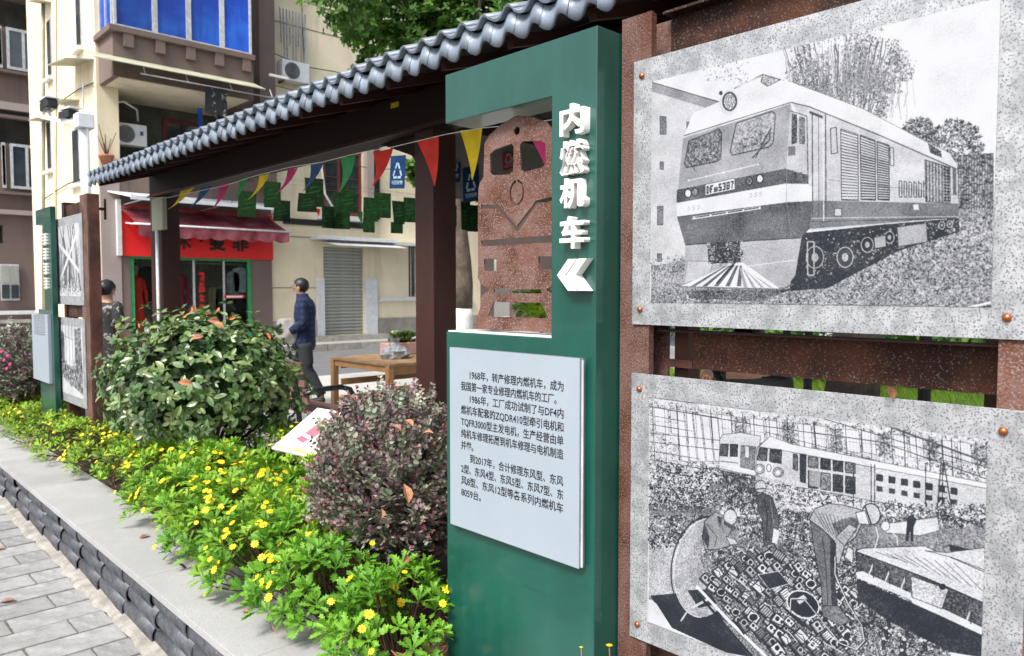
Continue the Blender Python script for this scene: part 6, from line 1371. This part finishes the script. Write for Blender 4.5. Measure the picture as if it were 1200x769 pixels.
tree(11.4, 15.0, .15, 3.6, [(11.3, 15.1, 4.6, .75), (11.8, 14.6, 5.6, 1.0), (12.4, 14.2, 4.3, .7)], 'small leafy tree seen under the pavilion beam beside the blue card', M['leaft'], 1500, .15)
tree(16.5, 12.5, .25, 4, [(16.5, 12.5, 6.5, 2.6), (18.5, 10.5, 6.5, 2.6), (15.2, 14.5, 6.0, 2.0)], 'dark tree behind the pavilion to the right of the whitewashed trunk', M['leafdk'], 4000, .22)
tree(9.6, 3.9, .28, 4.5, [(9.6, 3.9, 6.8, 2.4), (11.5, 2.5, 6.5, 2.2)], 'thick rough trunk on the lawn seen through the gap between the prints', M['leafdk'], 2200, .2)
g = random.Random(3)
for k, (px_, dist) in enumerate(((921, 1.), (947, 1.), (1084, 1.))):
    q = atX(px_, 430, 8.3); o = MB().tube([(q.x, q.y, 0), (q.x, q.y, 1.3)], .045 if k < 2 else .06, 10).build('fence_post', M['black']); tag(o, ['slim dark fence post leftmost in the gap between the prints', 'slim dark fence post beside the thick trunk on the lawn', 'thick dark fence post at the right of the lawn gap'][k], 'post', 'dark posts on the lawn')
def far_hedge(x0, y0, x1, y1, h, w_, n, m, label):
    t = thing('lawn_hedge', label, 'hedge', ((x0 + x1) / 2, (y0 + y1) / 2, 0)); u = rng.random(n); q = rng.random((n, 3)) - .5; d = Vector((x1 - x0, y1 - y0, 0)).normalized(); nn = np.array([-d.y, d.x, 0])
    P_ = np.array([x0, y0, 0]) + u[:, None] * np.array([x1 - x0, y1 - y0, 0]) + nn * (q[:, :1] * w_) + np.array([0, 0, 1.]) * (h * (.02 + .98 * rng.random((n, 1)) ** .7) * (1 + .12 * np.sin(u * 40))[:, None])
    stuff(scatter('foliage', proto(whorl(5, 0, 50, oval, 18)), P_, frames(q + np.array([0, 0, .5]), rng.random(n) * 6), .16 + .1 * rng.random(n), m, t))
far_hedge(13.5, 9.5, 15.5, -8, 2.6, 1.6, 2600, M['leafdk'], 'dark hedge along the far side of the lawn'); far_hedge(12.6, 8.2, 14.2, -7, 1.0, .9, 1400, M['leaft'], 'lighter low hedge in front of the dark hedge on the lawn')
# grass blades on the lawn seen through the gap
n = 16000; P_ = np.stack([9.4 + 4.2 * rng.random(n), -1 + 9.5 * rng.random(n), np.full(n, .0)], 1)
gr = scatter('grass', proto(leaf_strip([.05, .035, .004], 1, .2, .3)), P_, np.stack([np.tile([1., 0, 0], (n, 1)), np.array([0, 0, 1.]) + (rng.random((n, 3)) - .5) * .9, np.tile([0, -1., 0], (n, 1))], 2), .09 + .07 * rng.random(n), M['leafd2'])
stuff(gr)
# a sprig of bright leaves behind the cutout
sp_ = thing('potted_sapling', 'bright green sapling leaves seen through the bottom window of the locomotive cutout', 'plant', tuple(atX(630, 372, 3.6)))
c0_ = atX(632, 357, 3.6); n = 34; P_ = np.array(c0_) + (rng.random((n, 3)) - .5) * np.array([.15, .34, .16])
MB().tube([(c0_.x, c0_.y - .1, .0), (c0_.x, c0_.y - .02, c0_.z - .2), tuple(c0_)], .01, 6).build('stem', M['twig'], sp_)
stuff(scatter('leaves', proto(whorl(5, 10, 50, oval, 5)), P_, frames(np.array([[-.4, -.3, .8]]) + (rng.random((n, 3)) - .5), rng.random(n) * 6), .07 + .03 * rng.random(n), M['leafd'], sp_))
MB().lathe([(.12, 0), (.16, .3), (.17, .32)], (c0_.x, c0_.y - .1, .0), 14).build('pot', M['pot'], sp_, True)

# ------------------------------------------------------------------ people
def skin(name, joints, edges, m, parent, sub_=2, xf=None, root=0):
    me = bpy.data.meshes.new(name); me.from_pydata([j[0] for j in joints], edges, []); o = bpy.data.objects.new(name, me); COL.objects.link(o)
    o.modifiers.new('s', 'SKIN'); sv = me.skin_vertices[0].data
    for i, j in enumerate(joints): r_ = j[1]; sv[i].radius = r_ if isinstance(r_, tuple) else (r_, r_)
    sv[root].use_root = True
    ss_ = o.modifiers.new('u', 'SUBSURF'); ss_.levels = sub_; ss_.render_levels = sub_
    me2 = bpy.data.meshes.new_from_object(o.evaluated_get(bpy.context.evaluated_depsgraph_get())); bpy.data.objects.remove(o); me2.name = name
    me2.materials.clear(); me2.materials.append(m); me2.polygons.foreach_set('use_smooth', [True] * len(me2.polygons))
    return inst(name, me2, parent, xf)
def hand(J, E, wi, p, fwd, down, rs=1.):
    """palm and five fingers grown from wrist joint index wi"""
    fwd, down = Vector(fwd).normalized(), Vector(down).normalized(); side = fwd.cross(down).normalized(); p = Vector(p)
    J.append((tuple(p + fwd * .045 * rs), (.032 * rs, .016 * rs))); pi_ = len(J) - 1; E.append((wi, pi_))
    for k in range(4):
        b_ = p + fwd * .085 * rs + side * (k - 1.5) * .019 * rs; L_ = (.062, .075, .07, .055)[k] * rs
        J.append((tuple(b_), .0095 * rs)); E.append((pi_, len(J) - 1)); J.append((tuple(b_ + fwd * L_ * .5 + down * L_ * .22), .0088 * rs)); E.append((len(J) - 2, len(J) - 1)); J.append((tuple(b_ + fwd * L_ * .75 + down * L_ * .7), .0078 * rs)); E.append((len(J) - 2, len(J) - 1))
    J.append((tuple(p + fwd * .04 * rs + side * -.035 * rs + down * .012 * rs), .011 * rs)); E.append((pi_, len(J) - 1)); J.append((tuple(p + fwd * .075 * rs + side * -.045 * rs + down * .03 * rs), .0092 * rs)); E.append((len(J) - 2, len(J) - 1))
def face(parent, c, xf, s=1., down=0):
    """nose, eyes, mouth, ear on a head centred at c, facing +Y"""
    cx_, cy_, cz_ = c
    for sx_ in (-1, 1):
        inst('eye', MB().ball((cx_ + sx_ * .031 * s, cy_ + .086 * s, cz_ + .004), (.014 * s, .008 * s, .006 * s), 8, 5).mesh('eye', M['black'], True), parent, xf)
        inst('eyebrow', MB().bar((cx_ + sx_ * .018 * s, cy_ + .094 * s, cz_ + .022), (cx_ + sx_ * .046 * s, cy_ + .082 * s, cz_ + .022), .008, .006).mesh('eyebrow', M['hair']), parent, xf)
        inst('ear', MB().ball((cx_ + sx_ * .079 * s, cy_ - .005 * s, cz_ - .008), (.012 * s, .022 * s, .034 * s), 8, 6).mesh('ear', M['skin'], True), parent, xf)
    inst('mouth', MB().bar((cx_ - .022 * s, cy_ + .088 * s, cz_ - .058 * s), (cx_ + .022 * s, cy_ + .088 * s, cz_ - .058 * s), .01, .008).mesh('mouth', mat('lips', (.25, .09, .07), .5)), parent, xf)
def Hd(cy, cz): return [((0, cy - .022, cz - .115), .055), ((0, cy - .012, cz - .065), (.056, .062)), ((0, cy, cz - .012), (.074, .092)), ((0, cy - .012, cz + .055), (.078, .096))]
def hair_cap(parent, xf, cy, cz, low=-.075, bun=False):
    q = MB().ball((0, cy - .014, cz + .022), (.089, .108, .104), 26, 18); zl = lambda y: cz + low if y < cy - .035 else min(cz + .075, cz + low + (y - cy + .035) * 1.35)
    q.f = [f for f in q.f if sum(q.v[i][2] for i in f) / 4 > zl(sum(q.v[i][1] for i in f) / 4)]; q.m = [0] * len(q.f)
    gg = random.Random(2); q.v = [(x * (1 + gg.uniform(-.03, .05)), y + gg.uniform(-.004, .004), z + gg.uniform(-.002, .006)) for x, y, z in q.v]
    inst('hair', q.mesh('hair', M['hair'], True), parent, xf)
    inst('nose', MB().prism([(-.013, cy + .092, cz - .028), (.013, cy + .092, cz - .028), (0, cy + .118, cz - .030), (0, cy + .094, cz + .012)], (0, -.02, 0)).mesh('nose', M['skin'], True), parent, xf)
def cloth(name, rings, tubes, m, parent, xf, seed=1):
    """garment: stacked oval rings (z, rx, ry, yoff) plus sleeve or leg tubes, slightly creased"""
    q = MB(); n = 22; vs = []; gg = random.Random(seed)
    for i, (z, rx, ry, yo) in enumerate(rings):
        for k in range(n):
            a_ = 2 * math.pi * k / n; w_ = 1 + .03 * math.sin(k * 2.1 + i * 1.3) + gg.uniform(-.012, .012); vs.append((rx * w_ * math.cos(a_), yo + ry * w_ * math.sin(a_), z + gg.uniform(-.004, .004)))
    if rings: q.add(vs, [(i * n + k, i * n + (k + 1) % n, (i + 1) * n + (k + 1) % n, (i + 1) * n + k) for i in range(len(rings) - 1) for k in range(n)] + [tuple(range(n - 1, -1, -1)), tuple((len(rings) - 1) * n + k for k in range(n))])
    for pts, rs in tubes:
        P_, R_ = [], []
        for i in range(len(pts) - 1):
            for k in range(5): t = k / 5; P_.append(tuple(Vector(pts[i]).lerp(Vector(pts[i + 1]), t))); R_.append((rs[i] * (1 - t) + rs[i + 1] * t) * (1 + gg.uniform(-.035, .045)))
        P_.append(pts[-1]); R_.append(rs[-1]); q.tube(P_, R_, 16)
        if pts[0][2] > 1: q.ball(pts[0], rs[0] * 1.02, 14, 8)
    return inst(name, q.mesh(name, m, True), parent, xf)
# man in the blue jacket walking towards the left, jacket draped over his arm
MP = atZ(358, 476, 0); mxf = Matrix.Translation((MP.x, MP.y, 0)) @ Matrix.Rotation(R(46.5), 4, 'Z')       # local +Y = walking direction
mxf = mxf @ Matrix.Scale(.985, 4)
man = thing('person', 'man in dark blue checked jacket walking past with a pale coat over his arm', 'person', (MP.x, MP.y, 0))
J = [((0, 0, .95), (.15, .11)), ((0, .0, 1.12), (.15, .105)), ((0, .0, 1.30), (.165, .115)), ((0, .0, 1.41), (.09, .07)), *Hd(.05, 1.61),
     ((.155, -.01, 1.385), .045), ((.215, -.03, 1.14), .042), ((.17, .16, 1.05), .036), ((.10, .22, 1.06), .027),
     ((-.155, -.01, 1.385), .045), ((-.215, -.05, 1.14), .042), ((-.19, .14, 1.02), .036), ((-.12, .22, 1.05), .027),
     ((.09, 0, .90), .095), ((.10, .13, .52), .062), ((.10, .02, .10), .042), ((.10, .12, .035), (.036, .030)), ((.10, .20, .03), (.034, .022)),
     ((-.09, -.02, .90), .095), ((-.10, -.06, .52), .062), ((-.10, -.26, .16), .042), ((-.10, -.20, .05), (.036, .030)), ((-.10, -.12, .03), (.034, .022))]
E_ = [(0, 1), (1, 2), (2, 3), (3, 4), (4, 5), (5, 6), (6, 7), (3, 8), (8, 9), (9, 10), (10, 11), (3, 12), (12, 13), (13, 14), (14, 15), (0, 16), (16, 17), (17, 18), (18, 19), (19, 20), (0, 21), (21, 22), (22, 23), (23, 24), (24, 25)]
hand(J, E_, 11, J[11][0], (-.7, .6, 0), (0, .2, -1)); hand(J, E_, 15, J[15][0], (.5, .8, 0), (0, .2, -1))
skin('body', J, E_, M['skin'], man, 2, mxf)
face(man, (0, .052, 1.612), mxf)
grow = lambda idx, j, k=1.0, a=.02: [(j[i][0], tuple(q * k + a for q in (j[i][1] if isinstance(j[i][1], tuple) else (j[i][1],) * 2))) for i in idx]
cloth('jacket', [(.80, .178, .150, .01), (.86, .182, .152, .01), (.95, .176, .146, .005), (1.05, .172, .138, 0), (1.16, .178, .138, -.005), (1.27, .190, .140, -.01), (1.36, .192, .132, -.01), (1.42, .165, .115, -.005), (1.47, .105, .092, .01), (1.50, .078, .080, .02), (1.525, .076, .078, .025)],
      [([(.165, -.01, 1.39), (.215, -.03, 1.14), (.175, .13, 1.055)], [.078, .066, .056]), ([(-.165, -.01, 1.39), (-.215, -.05, 1.14), (-.19, .12, 1.03)], [.078, .066, .056])], M['jacket'], man, mxf)
cloth('trousers', [(.76, .150, .125, 0), (.84, .165, .13, 0), (.92, .16, .125, 0), (.98, .15, .12, 0)],
      [([(.085, 0, .86), (.10, .12, .52), (.10, .03, .08)], [.105, .080, .066]), ([(-.085, -.02, .86), (-.10, -.06, .52), (-.10, -.25, .16)], [.105, .080, .064])], M['trouser'], man, mxf, 3)
for s_, dy, dz in ((.10, .0, 0), (-.10, -.30, .05)): skin('shoe', [((s_, dy, .05 + dz), (.05, .045)), ((s_, dy + .12, .045 + dz), (.048, .04)), ((s_, dy + .21, .035 + dz), (.042, .03))], [(0, 1), (1, 2)], M['black'], man, 2, mxf)
hair_cap(man, mxf, .05, 1.61)
g = random.Random(4); cv = []; cn, cm = 12, 9
for i in range(cm + 1):
    t = i / cm
    for k in range(cn): a_ = 2 * math.pi * k / cn; w_ = .10 + .05 * math.sin(t * 3) ; cv.append((-.13 + w_ * .75 * math.cos(a_) * (1 + .18 * math.sin(k * 2.3 + i)), .20 + (w_ * 1.1) * math.sin(a_) * (1 + .15 * math.cos(k * 3.1)), 1.20 - .36 * t + .01 * math.sin(k * 2 + i)))
q = MB().add(cv, [(i * cn + k, i * cn + (k + 1) % cn, (i + 1) * cn + (k + 1) % cn, (i + 1) * cn + k) for i in range(cm) for k in range(cn)] + [tuple(range(cn - 1, -1, -1)), tuple(cm * cn + k for k in range(cn))])
o = inst('draped_coat', q.mesh('draped_coat', M['grey'], True), man, mxf); ss_ = o.modifiers.new('u', 'SUBSURF'); ss_.levels = ss_.render_levels = 2
# checks woven in the jacket
jn = M['jacket'].node_tree; tcn = jn.nodes.new('ShaderNodeTexCoord'); 
wv = [jn.nodes.new('ShaderNodeTexWave') for _ in range(2)]
for i, wnode in enumerate(wv): wnode.bands_direction = 'Z' if i else 'Y'; wnode.inputs['Scale'].default_value = 4; jn.links.new(tcn.outputs['Object'], wnode.inputs['Vector'])
mx1 = jn.nodes.new('ShaderNodeMath'); mx1.operation = 'MULTIPLY'; jn.links.new(wv[0].outputs['Fac'], mx1.inputs[0]); jn.links.new(wv[1].outputs['Fac'], mx1.inputs[1])
mxc = jn.nodes.new('ShaderNodeMix'); mxc.data_type = 'RGBA'; jn.links.new(mx1.outputs[0], mxc.inputs['Factor']); mxc.inputs['A'].default_value = (.003, .007, .030, 1); mxc.inputs['B'].default_value = (.004, .028, .115, 1); jn.links.new(mxc.outputs['Result'], jn.nodes['Principled BSDF'].inputs['Base Color'])
# woman standing behind the far frame
WP = atX(124, 340, 2.75); wxf = Matrix.Translation((WP.x, WP.y, 0)) @ Matrix.Rotation(R(-60), 4, 'Z')
wo = thing('person', 'dark haired woman in a black flowered dress half hidden behind the far rusty post', 'person', (WP.x, WP.y, 0))
J = [((0, 0, .92), (.15, .12)), ((0, 0, 1.10), (.125, .10)), ((0, 0, 1.27), (.15, .11)), ((0, 0, 1.38), (.11, .08)), *Hd(.03, 1.55),
     ((.14, 0, 1.33), .042), ((.20, -.02, 1.10), .042), ((.18, .10, .92), .032), ((.17, .15, .86), .024), ((-.14, 0, 1.33), .042), ((-.20, -.02, 1.10), .042), ((-.18, .10, .92), .032), ((-.17, .15, .86), .024),
     ((.09, 0, .85), .09), ((.09, .02, .48), .058), ((.09, 0, .09), .038), ((.09, .12, .03), (.034, .025)), ((-.09, 0, .85), .09), ((-.09, .02, .48), .058), ((-.09, 0, .09), .038), ((-.09, .12, .03), (.034, .025))]
E_ = [(0, 1), (1, 2), (2, 3), (3, 4), (4, 5), (5, 6), (6, 7), (3, 8), (8, 9), (9, 10), (10, 11), (3, 12), (12, 13), (13, 14), (14, 15), (0, 16), (16, 17), (17, 18), (18, 19), (0, 20), (20, 21), (21, 22), (22, 23)]
hand(J, E_, 11, J[11][0], (0, .4, -1), (0, 1, -.2), .9); hand(J, E_, 15, J[15][0], (0, .4, -1), (0, 1, -.2), .9)
skin('body', J, E_, M['skin'], wo, 2, wxf); face(wo, (0, .03, 1.552), wxf, 1)
cloth('dress', [(.50, .25, .22, 0), (.70, .23, .19, 0), (.88, .20, .16, 0), (1.05, .165, .13, 0), (1.15, .165, .13, 0), (1.27, .178, .135, 0), (1.35, .165, .12, 0), (1.40, .11, .09, 0)],
      [([(.15, 0, 1.34), (.20, -.02, 1.14)], [.075, .068]), ([(-.15, 0, 1.34), (-.20, -.02, 1.14)], [.075, .068])], M['dress'], wo, wxf, 5)
hair_cap(wo, wxf, .03, 1.55, -.09); inst('hair_bun', MB().ball((0, -.10, 1.56), (.045, .045, .045)).mesh('hair_bun', M['hair'], True), wo, wxf)
# person seated in the pavilion, seen only through the gap between the prints
SP = atX(850, 437, 3.85); sxf = Matrix.Translation((SP.x + .12, SP.y - .1, .0)) @ Matrix.Rotation(R(100), 4, 'Z')
se = thing('person', 'seated person in dark clothes glimpsed through the gap between the two prints', 'person', (SP.x, SP.y, 0))
z0 = 1.10
J = [((0, 0, .56), (.16, .12)), ((0, -.02, .76), (.15, .11)), ((0, 0, .95), (.165, .115)), ((0, .03, 1.06), (.11, .08)), *Hd(.08, 1.26),
     ((.18, .04, 1.03), .055), ((.2, .16, 1.02), .045), ((.15, .30, 1.08), .036), ((.10, .42, 1.10), .027), ((-.18, .04, 1.03), .055), ((-.22, .10, .80), .045), ((-.15, .32, .68), .036), ((-.10, .42, .66), .027),
     ((.10, .06, .54), .09), ((.12, .46, .52), .065), ((.12, .46, .10), .042), ((.12, .58, .03), (.036, .028)), ((-.10, .06, .54), .09), ((-.12, .46, .52), .065), ((-.12, .46, .10), .042), ((-.12, .58, .03), (.036, .028))]
E_ = [(0, 1), (1, 2), (2, 3), (3, 4), (4, 5), (5, 6), (6, 7), (3, 8), (8, 9), (9, 10), (10, 11), (3, 12), (12, 13), (13, 14), (14, 15), (0, 16), (16, 17), (17, 18), (18, 19), (0, 20), (20, 21), (21, 22), (22, 23)]
hand(J, E_, 11, J[11][0], (-.3, 1, -.1), (0, .3, -1)); hand(J, E_, 15, J[15][0], (0, 1, 0), (0, .2, -1)); 
skin('body', J, E_, M['skin'], se, 2, sxf); face(se, (0, .08, 1.262), sxf)
skin('shirt', grow([0, 1, 2, 3, 8, 9, 12, 13], J, 1, .022), [(0, 1), (1, 2), (2, 3), (3, 4), (4, 5), (3, 6), (6, 7)], M['black'], se, 2, sxf)
skin('trousers', grow([0, 16, 17, 18, 20, 21, 22], J, 1, .02), [(0, 1), (1, 2), (2, 3), (0, 4), (4, 5), (5, 6)], M['trouser'], se, 2, sxf)
hair_cap(se, sxf, .08, 1.26)
inst('wristwatch', MB().tube([(.12, .375, 1.09), (.107, .40, 1.094)], .033, 12).mesh('wristwatch', M['winframe'], True), se, sxf)
st = thing('wooden_stool', 'low wooden stool under the seated person inside the pavilion', 'stool', (SP.x, SP.y, 0))
inst('seat_plank', B(-.6, .6, -.2, .22, .40, .44).mesh('seat_plank', M['wood']), st, sxf)
for s_ in (-.5, .5): inst('leg', B(s_ - .03, s_ + .03, -.15, .15, 0, .40).mesh('leg', M['wood']), st, sxf)
